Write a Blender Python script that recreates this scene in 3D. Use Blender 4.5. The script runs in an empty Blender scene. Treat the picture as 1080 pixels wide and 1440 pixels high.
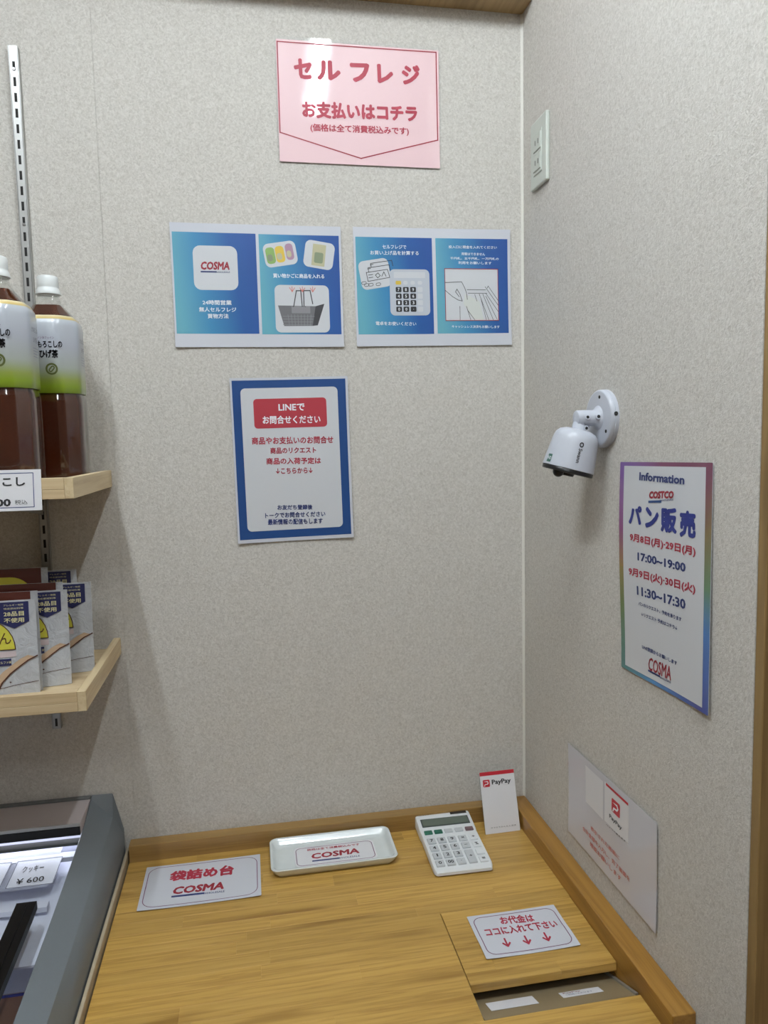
import bpy, bmesh, math, random
from mathutils import Vector, Matrix, Euler
sc = bpy.context.scene
R = math.radians
PI = math.pi
random.seed(7)

# ---------------------------------------------------------------- camera
# metres; origin = room corner at counter level, +x right, -y towards the viewer, z up
cam_d = bpy.data.cameras.new('camera')
cam = bpy.data.objects.new('camera', cam_d)
sc.collection.objects.link(cam)
cam.location = (-0.53686, -1.39414, 0.68204)
cam.rotation_euler = (R(84.5584), R(1.1991), R(-10.4533))
cam_d.sensor_fit = 'VERTICAL'
cam_d.sensor_height = 24.0
cam_d.lens = 24.0 * 1043.18 / 1440.0
cam_d.clip_start = 0.02
sc.camera = cam

# ---------------------------------------------------------------- world, lamps, exposure
w = bpy.data.worlds.new('world'); sc.world = w; w.use_nodes = True
bg = w.node_tree.nodes['Background']
bg.inputs[0].default_value = (1.0, 0.82, 0.62, 1)
bg.inputs[1].default_value = 0.16

# two bare ceiling tubes above the frame, plus an added rear fill tube softening shadows
def tube_light(x, y, z, length, strength):
    bm = bmesh.new()
    bmesh.ops.create_cone(bm, cap_ends=True, segments=16, radius1=0.017, radius2=0.017, depth=length, matrix=Matrix.Translation((0, 0, 0)) @ Matrix.Rotation(R(90), 4, 'X'))
    me = bpy.data.meshes.new('lit_tube'); bm.to_mesh(me); bm.free()
    mt = bpy.data.materials.new('lit_tube_glow'); mt.use_nodes = True
    b = mt.node_tree.nodes['Principled BSDF']; b.inputs['Emission Color'].default_value = (0.92, 1.0, 1.05, 1); b.inputs['Emission Strength'].default_value = strength*0.82
    me.materials.append(mt)
    hm = bmesh.new(); bmesh.ops.create_cube(hm, size=1); bmesh.ops.scale(hm, vec=(0.07, length+0.06, 0.03), verts=hm.verts); bmesh.ops.translate(hm, vec=(0, 0, 0.040), verts=hm.verts)
    he = bpy.data.meshes.new('housing'); hm.to_mesh(he); hm.free()
    hmt = bpy.data.materials.new('lamp_housing'); hmt.use_nodes = True; hmt.node_tree.nodes['Principled BSDF'].inputs['Base Color'].default_value = (0.8, 0.8, 0.8, 1); he.materials.append(hmt)
    o = bpy.data.objects.new('ceiling_lamp', None); o.location = (x, y, z); sc.collection.objects.link(o)
    for n_, m_ in (('lit_tube', me), ('lamp_housing', he)):
        c = bpy.data.objects.new(n_, m_); c.parent = o; sc.collection.objects.link(c)
    return o
for x_, y_, s_, lb_ in ((-0.27, -1.01, 205.0, 'bare white ceiling tube lamp on the right, out of view above'), (-0.98, -1.01, 240.0, 'bare white ceiling tube lamp on the left, out of view above'), (-0.95, -2.60, 270.0, 'added fill tube lamp behind the viewer, softening the shelf shadows')):
    o_l = tube_light(x_, y_, 1.845, 0.60, s_)
    o_l['label'] = lb_; o_l['category'] = 'lamp'

vs = sc.view_settings
vs.view_transform = 'Standard'; vs.look = 'None'; vs.gamma = 1.0
vs.use_curve_mapping = False
vs.exposure = -0.29

# ---------------------------------------------------------------- materials
def srgb(r, g, b):
    f = lambda c: (c/255/12.92) if c/255 <= 0.04045 else ((c/255+0.055)/1.055)**2.4
    return (f(r), f(g), f(b), 1)
class NT:
    def __init__(s, name):
        s.m = bpy.data.materials.new(name); s.m.use_nodes = True
        s.t = s.m.node_tree; s.b = s.t.nodes['Principled BSDF']
    def n(s, kind, **kw):
        nd = s.t.nodes.new(kind)
        for k, v in kw.items(): setattr(nd, k, v)
        return nd
    def l(s, a, b): s.t.links.new(a, b)
    def coords(s, kind='Object', scale=(1, 1, 1), add_rand=False):
        tc = s.n('ShaderNodeTexCoord'); mp = s.n('ShaderNodeMapping')
        mp.inputs['Scale'].default_value = scale
        if add_rand:
            oi = s.n('ShaderNodeObjectInfo'); va = s.n('ShaderNodeVectorMath', operation='SCALE')
            cx = s.n('ShaderNodeCombineXYZ')
            for k in range(3): s.l(oi.outputs['Random'], cx.inputs[k])
            s.l(cx.outputs[0], va.inputs[0]); va.inputs['Scale'].default_value = 7.3
            ad = s.n('ShaderNodeVectorMath', operation='ADD')
            s.l(tc.outputs[kind], ad.inputs[0]); s.l(va.outputs[0], ad.inputs[1])
            s.l(ad.outputs[0], mp.inputs['Vector']); s.oi = oi
        else: s.l(tc.outputs[kind], mp.inputs['Vector'])
        return mp.outputs[0]
    def noise(s, vec, scale, detail=3, rough=0.5, dist=0.0):
        nd = s.n('ShaderNodeTexNoise'); s.l(vec, nd.inputs['Vector'])
        nd.inputs['Scale'].default_value = scale; nd.inputs['Detail'].default_value = detail
        nd.inputs['Roughness'].default_value = rough; nd.inputs['Distortion'].default_value = dist
        return nd.outputs['Fac']
    def ramp(s, fac, stops, interp='LINEAR'):
        r = s.n('ShaderNodeValToRGB'); r.color_ramp.interpolation = interp
        e = r.color_ramp.elements
        while len(e) < len(stops): e.new(0.5)
        for i, (p, c) in enumerate(stops): e[i].position = p; e[i].color = c
        s.l(fac, r.inputs[0]); return r.outputs[0]
    def mix(s, fac, a, b, mode='MIX'):
        m = s.n('ShaderNodeMix', data_type='RGBA', blend_type=mode)
        if isinstance(fac, float): m.inputs[0].default_value = fac
        else: s.l(fac, m.inputs[0])
        for v, i in ((a, 6), (b, 7)):
            if isinstance(v, tuple): m.inputs[i].default_value = v
            else: s.l(v, m.inputs[i])
        return m.outputs[2]
    def bump(s, h, strength, dist=0.001, coat=False):
        b = s.n('ShaderNodeBump'); b.inputs['Strength'].default_value = strength
        b.inputs['Distance'].default_value = dist; s.l(h, b.inputs['Height'])
        s.l(b.outputs[0], s.b.inputs['Coat Normal' if coat else 'Normal'])
    def col(s, v):
        if isinstance(v, tuple): s.b.inputs['Base Color'].default_value = v
        else: s.l(v, s.b.inputs['Base Color'])
    def set(s, **kw):
        for k, v in kw.items(): s.b.inputs[k.replace('_', ' ')].default_value = v
        return s

def mat(name, c, rough=0.5, bump=0.0, bscale=300, **kw):
    t = NT(name)
    v = t.coords()
    f = t.noise(v, bscale, 2)
    c2 = tuple(x*0.93 for x in c[:3]) + (1,)
    t.col(t.mix(f, c, c2)); t.set(Roughness=rough, **kw)
    if bump: t.bump(f, bump)
    return t.m

def wallpaper(name, c1, c2):
    t = NT(name); v = t.coords('Object')
    wv = t.noise(v, 60, 2, 0.5)
    vd = t.n('ShaderNodeVectorMath', operation='ADD')
    sc_ = t.n('ShaderNodeVectorMath', operation='SCALE'); sc_.inputs['Scale'].default_value = 0.012
    nz = t.n('ShaderNodeTexNoise'); t.l(v, nz.inputs['Vector']); nz.inputs['Scale'].default_value = 90
    t.l(nz.outputs['Color'], sc_.inputs[0]); t.l(v, vd.inputs[0]); t.l(sc_.outputs[0], vd.inputs[1])
    a = t.noise(vd.outputs[0], 260, 5, 0.66, 0.6)
    b = t.noise(v, 620, 2, 0.5)
    m = t.n('ShaderNodeMath', operation='MULTIPLY_ADD'); t.l(b, m.inputs[0]); m.inputs[1].default_value = 0.35; t.l(a, m.inputs[2])
    t.bump(m.outputs[0], 0.85, 0.0016)
    col = t.ramp(a, [(0.34, c2), (0.62, c1)])
    big = t.noise(v, 3, 2)
    t.col(t.mix(big, col, tuple(x*0.97 for x in c1[:3])+(1,)) if False else col)
    t.set(Roughness=0.82); t.b.inputs['Specular IOR Level'].default_value = 0.25
    return t.m

def wood(name, light, mid, dark, axis='x', ring=1.0, rough=0.42, coat=0.0, var=0.10):
    """pine: grain lines run along `axis`, each board reads another part of the log"""
    t = NT(name)
    sx = {'x': (2.2, 60, 60), 'y': (60, 2.2, 60), 'z': (60, 60, 2.2)}[axis]
    v = t.coords('Object', (1, 1, 1), True)
    mp = t.n('ShaderNodeMapping'); mp.inputs['Scale'].default_value = tuple(k*ring for k in sx); t.l(v, mp.inputs['Vector'])
    g = t.noise(mp.outputs[0], 1.9, 3, 0.55, 0.25)
    mp2 = t.n('ShaderNodeMapping'); mp2.inputs['Scale'].default_value = tuple((k*9 if k > 10 else k*5) for k in sx); t.l(v, mp2.inputs['Vector'])
    f = t.noise(mp2.outputs[0], 1.0, 2, 0.6)
    c = t.ramp(g, [(0.32, light), (0.5, mid), (0.60, dark), (0.66, mid), (0.8, light)])
    c = t.mix(f, c, mid)
    mp3 = t.n('ShaderNodeMapping'); mp3.inputs['Scale'].default_value = tuple((k*0.42 if k > 10 else k*1.6) for k in sx); t.l(v, mp3.inputs['Vector'])
    kn = t.ramp(t.noise(mp3.outputs[0], 1.0, 2, 0.5), [(0.60, (0, 0, 0, 1)), (0.74, (1, 1, 1, 1))])
    c = t.mix(kn, c, dark)
    hsv = t.n('ShaderNodeHueSaturation')
    mr = t.n('ShaderNodeMapRange'); t.l(t.oi.outputs['Random'], mr.inputs[0])
    mr.inputs[3].default_value = 1.0-var; mr.inputs[4].default_value = 1.0+var
    t.l(mr.outputs[0], hsv.inputs['Value']); t.l(c, hsv.inputs['Color'])
    t.col(hsv.outputs[0])
    t.bump(f, 0.12, 0.0004)
    t.set(Roughness=rough, Coat_Weight=coat, Coat_Roughness=0.25)
    return t.m

def print_mat(name, c, gloss=0.0, rough=0.5):
    """printed paper, with the sheen of a laminating film when gloss > 0"""
    t = NT(name); v = t.coords('Object')
    f = t.noise(v, 900, 1)
    t.col(t.mix(f, c, tuple(x*0.95 for x in c[:3])+(1,)))
    t.set(Roughness=rough, Coat_Weight=gloss, Coat_Roughness=0.05)
    if gloss:
        wv = t.noise(v, 22, 2, 0.5)
        t.bump(wv, 0.22, 0.0005, coat=True)
    return t.m

M = {}
M['wall'] = wallpaper('wallpaper_back', srgb(214, 211, 205), srgb(188, 184, 177))
M['floor'] = mat('floor_vinyl', srgb(166, 134, 100), 0.5)
M['ceiling'] = mat('ceiling_panel', srgb(225, 224, 220), 0.8)
M['caulk'] = mat('caulk', srgb(222, 220, 212), 0.6)
M['pine'] = wood('counter_pine', srgb(200, 162, 90), srgb(184, 146, 74), srgb(146, 108, 46), 'x', 1.55, 0.38, 0.12, 0.11)
M['mould_x'] = wood('moulding_wood_long', srgb(162, 128, 76), srgb(144, 112, 62), srgb(118, 86, 44), 'x', 0.7, 0.34, 0.15, 0.03)
M['mould_y'] = wood('moulding_wood_side', srgb(172, 130, 64), srgb(154, 112, 48), srgb(122, 84, 34), 'y', 0.7, 0.34, 0.15, 0.03)
M['pale_x'] = wood('pale_wood_long', srgb(214, 194, 158), srgb(203, 180, 142), srgb(180, 154, 116), 'x', 0.9, 0.5, 0.0, 0.06)
M['pale_y'] = wood('pale_wood_side', srgb(218, 200, 166), srgb(204, 184, 146), srgb(186, 160, 122), 'y', 0.9, 0.5, 0.0, 0.06)
M['soffit'] = wood('soffit_wood', srgb(172, 146, 104), srgb(156, 130, 90), srgb(130, 106, 70), 'y', 1.0, 0.5, 0.0, 0.02)
M['jamb'] = wood('jamb_wood', srgb(148, 122, 78), srgb(136, 110, 68), srgb(116, 92, 56), 'z', 0.8, 0.5, 0.0, 0.04)
M['dark_jamb'] = wood('dark_jamb_wood', srgb(92, 60, 42), srgb(80, 50, 34), srgb(62, 38, 26), 'z', 0.8, 0.5, 0.0, 0.04)
M['white_plastic'] = mat('white_plastic', srgb(190, 194, 204), 0.32, bscale=60)
M['switch_plastic'] = mat('switch_plastic', srgb(198, 204, 196), 0.35, bscale=60)
M['calc_body'] = mat('calculator_plastic', srgb(226, 229, 231), 0.35, bscale=80)
M['key_grey'] = mat('key_light_grey', srgb(196, 200, 203), 0.4, bscale=80)
M['key_green'] = mat('key_green', srgb(40, 104, 84), 0.4)
M['key_brown'] = mat('key_mauve', srgb(112, 88, 92), 0.4)
M['lcd'] = mat('lcd_glass', srgb(98, 108, 98), 0.15, bscale=40)
M['lcd_frame'] = mat('lcd_frame', srgb(62, 68, 68), 0.3)
M['solar'] = mat('solar_cell', srgb(52, 46, 42), 0.2)
M['black'] = mat('black_plastic', srgb(16, 16, 17), 0.35)
M['black_gap'] = mat('dark_hole', srgb(24, 23, 22), 0.8)
M['steel'] = mat('galvanised_steel', srgb(178, 178, 176), 0.38, Metallic=0.85)
M['chrome'] = mat('bright_steel', srgb(200, 200, 202), 0.2, Metallic=1.0)
M['tray_metal'] = mat('brushed_tray_metal', srgb(158, 142, 112), 0.38, Metallic=0.3)
M['aluminium'] = mat('aluminium_strip', srgb(190, 190, 186), 0.4, Metallic=0.7)
M['ceramic'] = NT('glazed_ceramic')
_t = M['ceramic']; _v = _t.coords('Object'); _t.col(_t.mix(_t.noise(_v, 50, 2), srgb(222, 228, 228), srgb(208, 216, 217)))
_t.set(Roughness=0.16, Coat_Weight=0.8, Coat_Roughness=0.04); _t.bump(_t.noise(_v, 90, 1), 0.12, 0.0008); M['ceramic'] = _t.m
M['freezer_grey'] = mat('freezer_grey_plastic', srgb(108, 114, 119), 0.42, bscale=200)
M['freezer_side'] = mat('freezer_side_plastic', srgb(106, 108, 108), 0.5, bscale=200)
M['freezer_brown'] = mat('freezer_taupe_band', srgb(190, 180, 180), 0.45)
M['freezer_dark'] = mat('freezer_dark_channel', srgb(74, 80, 80), 0.5)
M['liner'] = mat('freezer_white_liner', srgb(226, 228, 240), 0.5, 0.3, 120)
M['beige_strip'] = mat('beige_filler', srgb(178, 164, 140), 0.6)
M['paper'] = print_mat('paper_white', srgb(222, 222, 226))
M['paper_coat'] = print_mat('paper_white_laminated', srgb(204, 207, 216), 0.6)
M['pink'] = print_mat('paper_pink_laminated', srgb(234, 200, 205), 0.9)
M['pp_paper'] = print_mat('paper_laminated_side', srgb(204, 204, 212), 0.6)
PAL = dict(r=srgb(170, 44, 66), m=srgb(150, 34, 50), n=srgb(44, 58, 112), b=srgb(40, 52, 130), w=srgb(236, 240, 246), k=srgb(34, 34, 38), o=srgb(206, 120, 112))
for k_, c_ in PAL.items(): M['ink_'+k_] = print_mat('ink_'+{'r': 'crimson', 'm': 'dark_red', 'n': 'navy', 'b': 'blue', 'w': 'white', 'k': 'black', 'o': 'salmon'}[k_], c_)
M['ink_purple'] = print_mat('ink_purple', srgb(112, 60, 96))
M['ink_red_box'] = print_mat('ink_red_box', srgb(176, 52, 66), 0.6)
M['ink_frame_blue'] = print_mat('ink_frame_blue', srgb(14, 66, 128), 0.6)
M['ink_band_red'] = print_mat('ink_band_red', srgb(190, 30, 48), 0.3)
M['ink_line_grey'] = print_mat('ink_line_grey', srgb(120, 124, 140))
M['white_coat'] = print_mat('print_white_area', srgb(206, 209, 214), 0.6)
M['ph_green'] = print_mat('photo_green', srgb(132, 168, 92)); M['ph_yellow'] = print_mat('photo_yellow', srgb(216, 186, 70)); M['ph_purple'] = print_mat('photo_purple', srgb(168, 134, 158))
M['ph_beige'] = print_mat('photo_beige', srgb(186, 182, 148)); M['ph_grey'] = print_mat('photo_basket_grey', srgb(104, 104, 108)); M['ph_dark'] = print_mat('photo_basket_dark', srgb(58, 58, 62))
M['ph_mid'] = print_mat('photo_basket_mid', srgb(134, 134, 138)); M['ph_lgrey'] = print_mat('photo_light_grey', srgb(188, 194, 204)); M['ph_sage'] = print_mat('photo_sage', srgb(128, 140, 112))
M['ph_skin'] = print_mat('sketch_grey_fill', srgb(206, 210, 206))

def gradient_blue(name):
    t = NT(name)
    tc = t.n('ShaderNodeTexCoord'); sp = t.n('ShaderNodeSeparateXYZ'); t.l(tc.outputs['Object'], sp.inputs[0])
    # across each panel (0.145 wide): pale teal at the left edge, deep blue at the right
    ad = t.n('ShaderNodeMath', operation='ADD'); t.l(sp.outputs[0], ad.inputs[0]); ad.inputs[1].default_value = 0.1490
    md = t.n('ShaderNodeMath', operation='MODULO'); t.l(ad.outputs[0], md.inputs[0]); md.inputs[1].default_value = 0.1508
    dv = t.n('ShaderNodeMath', operation='DIVIDE'); t.l(md.outputs[0], dv.inputs[0]); dv.inputs[1].default_value = 0.146
    my = t.n('ShaderNodeMath', operation='MULTIPLY_ADD'); t.l(sp.outputs[1], my.inputs[0]); my.inputs[1].default_value = 1.0; t.l(dv.outputs[0], my.inputs[2])
    c = t.ramp(my.outputs[0], [(0.0, srgb(96, 166, 184)), (0.35, srgb(52, 130, 176)), (0.75, srgb(12, 80, 150)), (1.0, srgb(14, 72, 146))])
    t.col(c); t.set(Roughness=0.5, Coat_Weight=0.6, Coat_Roughness=0.12)
    wv = t.noise(tc.outputs['Object'], 22, 2); t.bump(wv, 0.22, 0.0005, coat=True)
    return t.m
M['grad_blue'] = gradient_blue('print_blue_gradient')

def rainbow():
    t = NT('print_rainbow_border')
    tc = t.n('ShaderNodeTexCoord'); mp = t.n('ShaderNodeMapping'); t.l(tc.outputs['Object'], mp.inputs[0])
    mp.inputs['Scale'].default_value = (1.0, 0.71, 1)
    g = t.n('ShaderNodeTexGradient', gradient_type='RADIAL'); t.l(mp.outputs[0], g.inputs[0])
    # 0.5 = +x (right side), rising anticlockwise: top, then left (1.0 / 0.0), then bottom
    c = t.ramp(g.outputs[1], [(0.0, srgb(140, 120, 50)), (0.06, srgb(96, 120, 62)), (0.13, srgb(60, 120, 120)), (0.22, srgb(64, 136, 196)), (0.36, srgb(52, 64, 150)),
        (0.44, srgb(52, 112, 180)), (0.50, srgb(92, 130, 96)), (0.57, srgb(124, 106, 66)), (0.62, srgb(112, 50, 76)), (0.75, srgb(120, 56, 92)), (0.87, srgb(124, 92, 160)), (0.94, srgb(132, 52, 118)), (1.0, srgb(150, 118, 48))])
    t.col(c); t.set(Roughness=0.5, Coat_Weight=0.8, Coat_Roughness=0.1)
    wv = t.noise(tc.outputs['Object'], 22, 2); t.bump(wv, 0.22, 0.0005, coat=True)
    return t.m
M['rainbow'] = rainbow()

def film(name, tint=(1, 1, 1, 1), rough=0.06, fac=0.12):
    m = bpy.data.materials.new(name); m.use_nodes = True; t = m.node_tree
    t.nodes.remove(t.nodes['Principled BSDF']); out = t.nodes['Material Output']
    tr = t.nodes.new('ShaderNodeBsdfTransparent'); tr.inputs[0].default_value = tint
    gl = t.nodes.new('ShaderNodeBsdfGlossy'); gl.inputs['Roughness'].default_value = rough
    lw = t.nodes.new('ShaderNodeLayerWeight'); lw.inputs[0].default_value = 0.5
    pw = t.nodes.new('ShaderNodeMath'); pw.operation = 'POWER'; t.links.new(lw.outputs['Facing'], pw.inputs[0]); pw.inputs[1].default_value = 5.0
    ad = t.nodes.new('ShaderNodeMath'); ad.operation = 'MULTIPLY_ADD'; t.links.new(pw.outputs[0], ad.inputs[0]); ad.inputs[1].default_value = 0.7; ad.inputs[2].default_value = fac
    nz = t.nodes.new('ShaderNodeTexNoise'); nz.inputs['Scale'].default_value = 30
    bp = t.nodes.new('ShaderNodeBump'); bp.inputs['Strength'].default_value = 0.2; bp.inputs['Distance'].default_value = 0.001
    tc = t.nodes.new('ShaderNodeTexCoord'); t.links.new(tc.outputs['Object'], nz.inputs['Vector'])
    t.links.new(nz.outputs['Fac'], bp.inputs['Height']); t.links.new(bp.outputs[0], gl.inputs['Normal'])
    mx = t.nodes.new('ShaderNodeMixShader')
    t.links.new(ad.outputs[0], mx.inputs[0]); t.links.new(tr.outputs[0], mx.inputs[1]); t.links.new(gl.outputs[0], mx.inputs[2])
    t.links.new(mx.outputs[0], out.inputs[0]); return m
M['film'] = film('laminating_film', (0.97, 0.975, 0.98, 1), 0.05, 0.05)
M['clear_plastic'] = film('clear_bottle_plastic', (0.93, 0.94, 0.93, 1), 0.06, 0.045)
M['acrylic'] = film('clear_acrylic', (0.94, 0.96, 0.97, 1), 0.03, 0.05)
M['glass'] = film('freezer_glass', (0.97, 0.98, 0.99, 1), 0.03, 0.04)

# ---------------------------------------------------------------- object helpers
def link(o): sc.collection.objects.link(o); return o
def obj(name, me, m=None, parent=None, loc=None, rot=None, smooth=False):
    if isinstance(me, bmesh.types.BMesh):
        bm = me; me = bpy.data.meshes.new(name); bm.to_mesh(me); bm.free()
    o = bpy.data.objects.new(name, me); link(o)
    if m is not None:
        for q in (m if isinstance(m, (list, tuple)) else [m]): me.materials.append(q)
    if parent is not None: o.parent = parent
    if loc is not None: o.location = loc
    if rot is not None: o.rotation_euler = rot
    if smooth:
        for p in me.polygons: p.use_smooth = True
        try: me.set_sharp_from_angle(angle=R(38))
        except Exception: pass
    return o
def pyd(v, f):
    bm = bmesh.new(); vs_ = [bm.verts.new(p) for p in v]
    for q in f: bm.faces.new([vs_[i] for i in q])
    return bm
def thing(name, label, cat, loc=(0, 0, 0), mtx=None, group=None):
    o = bpy.data.objects.new(name, None); o.empty_display_size = 0.02; link(o)
    if mtx is not None: o.matrix_world = mtx
    else: o.location = loc
    o['label'] = label; o['category'] = cat
    if group: o['group'] = group
    return o
def tag(o, label, cat, group=None):
    o['label'] = label; o['category'] = cat
    if group: o['group'] = group
    return o
def struct(o): o['kind'] = 'structure'; return o
def box(x0, x1, y0, y1, z0, z1, bev=0.0, seg=1, bm=None):
    b = bmesh.new()
    bmesh.ops.create_cube(b, size=1)
    bmesh.ops.scale(b, vec=(x1-x0, y1-y0, z1-z0), verts=b.verts)
    bmesh.ops.translate(b, vec=((x0+x1)/2, (y0+y1)/2, (z0+z1)/2), verts=b.verts)
    if bev: bmesh.ops.bevel(b, geom=list(b.edges), offset=bev, segments=seg, profile=0.5, affect='EDGES')
    if bm is None: return b
    me = bpy.data.meshes.new('t'); b.to_mesh(me); b.free(); bm.from_mesh(me); bpy.data.meshes.remove(me); return bm
def cyl(r1, r2, h, seg=32, mtx=None, bm=None):
    b = bm or bmesh.new()
    bmesh.ops.create_cone(b, cap_ends=True, segments=seg, radius1=r1, radius2=r2, depth=h, matrix=mtx or Matrix())
    return b
def rings(rs, cap0=True, cap1=True):
    """rs: list of rings (lists of points), lofted"""
    v = []; f = []; n = len(rs[0])
    for r in rs: v += r
    for i in range(len(rs)-1):
        for k in range(n):
            a, b = i*n+k, i*n+(k+1) % n
            f.append((a, b, b+n, a+n))
    if cap0: f.append(tuple(reversed(range(n))))
    if cap1: f.append(tuple(range((len(rs)-1)*n, len(rs)*n)))
    return pyd(v, f)
def circ(r, z, n=32, cx=0, cy=0): return [(cx+r*math.cos(2*PI*k/n), cy+r*math.sin(2*PI*k/n), z) for k in range(n)]
def lathe(prof, n=32, c0=True, c1=True): return rings([circ(r, z, n) for r, z in prof], c0, c1)
def tube(p0, p1, r, n=16, r2=None):
    p0, p1 = Vector(p0), Vector(p1); d = p1-p0
    m = Matrix.Translation((p0+p1)/2) @ d.to_track_quat('Z', 'Y').to_matrix().to_4x4()
    return cyl(r, r if r2 is None else r2, d.length, n, m)

# sheets: local X right, Y up, Z out of the surface
def mtx_back(x, z, rot=0, y=-0.0012): return Matrix.Translation((x, y, z)) @ Matrix.Rotation(R(90), 4, 'X') @ Matrix.Rotation(rot, 4, 'Z')
def mtx_right(y, z, rot=0, x=-0.0012): return Matrix.Translation((x, y, z)) @ Matrix.Rotation(R(-90), 4, 'Z') @ Matrix.Rotation(R(90), 4, 'X') @ Matrix.Rotation(rot, 4, 'Z')
flat = lambda x, y: 0.0
def bend(bm, f, z=0.0):
    for v in bm.verts: v.co.z += z + f(v.co.x, v.co.y)
    return bm
def half_h(x, w, h, r):
    d = abs(x)-(w/2-r)
    return h/2 if d <= 0 or r <= 0 else h/2-r+math.sqrt(max(0, r*r-d*d))
def rrect(cx, cy, w, h, r=0.0, nx=14, ny=10, rot=0.0, thick=0.0):
    """rounded rectangle as a grid so that it can follow a curved sheet; with thickness when asked"""
    xs = [-w/2+w*i/nx for i in range(nx+1)]
    if r > 0:
        xs += [sx*(w/2-r+r*math.sin(a*PI/2/5)) for a in range(5) for sx in (-1, 1)]
        xs = sorted(set(round(x, 6) for x in xs))
    v = []; f = []; n = len(xs)
    c, s = math.cos(rot), math.sin(rot)
    for x in xs:
        hh = half_h(x, w, h, r)
        for j in range(ny+1):
            y = -hh+2*hh*j/ny
            v.append((cx+x*c-y*s, cy+x*s+y*c, 0))
    for i in range(n-1):
        for j in range(ny):
            a = i*(ny+1)+j; f.append((a, a+ny+1, a+ny+2, a+1))
    bm = pyd(v, f)
    if thick:
        g = bmesh.ops.extrude_face_region(bm, geom=list(bm.faces))
        nv = [e for e in g['geom'] if isinstance(e, bmesh.types.BMVert)]
        bmesh.ops.translate(bm, vec=(0, 0, thick), verts=nv)
        bmesh.ops.recalc_face_normals(bm, faces=list(bm.faces))
    return bm
def ring(cx, cy, w, h, r, t, rot=0.0, n=6, sub=8):
    """rounded rectangular outline of line width t"""
    def path(w, h, r):
        P = []
        for q, (sx, sy) in enumerate(((1, -1), (1, 1), (-1, 1), (-1, -1))):
            a0 = -PI/2+q*PI/2
            for k in range(n+1):
                a = a0+k*PI/2/n; P.append((sx*(w/2-r)+r*math.cos(a), sy*(h/2-r)+r*math.sin(a)))
            nx_ = ((1, 1), (-1, 1), (-1, -1), (1, -1))[q]
            e = P[-1]; s_ = {0: (w/2, h/2-r), 1: (-(w/2-r), h/2), 2: (-w/2, -(h/2-r)), 3: (w/2-r, -h/2)}[q]
            for k in range(1, sub): P.append((e[0]+(s_[0]-e[0])*k/sub, e[1]+(s_[1]-e[1])*k/sub))
        return P
    A = path(w, h, r); B = path(w-2*t, h-2*t, max(r-t, 0.0002)); N = len(A)
    c, s = math.cos(rot), math.sin(rot)
    v = [(cx+x*c-y*s, cy+x*s+y*c, 0) for x, y in A+B]
    return pyd(v, [(k, (k+1) % N, (k+1) % N+N, k+N) for k in range(N)])
def lines(segs, t):
    """flat strokes"""
    v = []; f = []
    for (x0, y0), (x1, y1) in segs:
        d = Vector((x1-x0, y1-y0)); L = d.length or 1e-6; d /= L; nx, ny = -d.y*t/2, d.x*t/2
        K = max(1, int(L/0.02)); x0 -= d.x*t/2; y0 -= d.y*t/2; x1 += d.x*t/2; y1 += d.y*t/2
        for k in range(K+1):
            x, y = x0+(x1-x0)*k/K, y0+(y1-y0)*k/K
            v += [(x+nx, y+ny, 0), (x-nx, y-ny, 0)]
            if k: b = len(v)-4; f.append((b, b+1, b+3, b+2))
    return pyd(v, f)
def poly(pts): return pyd([(x, y, 0) for x, y in pts], [tuple(range(len(pts)))])
def pline(pts, t, closed=False):
    q = list(zip(pts, pts[1:])) + ([(pts[-1], pts[0])] if closed else [])
    return lines(q, t)

_tc = {}
def text_mesh(s, res=2):
    if s in _tc: return _tc[s]
    cu = bpy.data.curves.new('t', 'FONT'); cu.body = s; cu.resolution_u = res; cu.dimensions = '2D'; cu.fill_mode = 'FRONT'
    o = bpy.data.objects.new('t', cu)
    me = bpy.data.meshes.new_from_object(o)
    bpy.data.objects.remove(o); bpy.data.curves.remove(cu)
    _tc[s] = me
    return me
def text_bm(s, cx, cy, w, h, rot=0.0, bold=0.012, shear=0.0):
    """lettering scaled to fill a w x h box around (cx, cy); strokes thickened by laying shifted copies over each other"""
    me = text_mesh(s); co = [v.co.copy() for v in me.vertices]; fs = [tuple(p.vertices) for p in me.polygons]
    xs = [v.x for v in co]; ys = [v.y for v in co]
    x0, x1, y0, y1 = min(xs), max(xs), min(ys), max(ys); c, s_ = math.cos(rot), math.sin(rot)
    b = max(0.0, bold); ex, ey = (x1-x0)+2*b, (y1-y0)+2*b
    sh = [(0, 0)] if b < 0.004 else [(b*math.cos(k*PI/4), b*math.sin(k*PI/4)) for k in range(8)]+([(0, 0)] if b > 0.02 else [])
    bm = bmesh.new()
    for q, (dx, dy) in enumerate(sh):
        vs_ = []
        for v in co:
            x = (v.x+dx-(x0+x1)/2)/ex*w; y = (v.y+dy-(y0+y1)/2)/ey*h; x += shear*y
            vs_.append(bm.verts.new((cx+x*c-y*s_, cy+x*s_+y*c, 0.000004*q)))
        for f in fs:
            try: bm.faces.new([vs_[i] for i in f])
            except ValueError: pass
    return bm
BOLD = {'pink': 0.050, 'b1': 0.020, 'b2': 0.014, 'line': 0.026, 'costco': 0.024, 'pp': 0.016, 'card1': 0.048, 'card2': 0.036, 'tray': 0.024, 'fz': 0.008, 'stand': 0.016}

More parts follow.
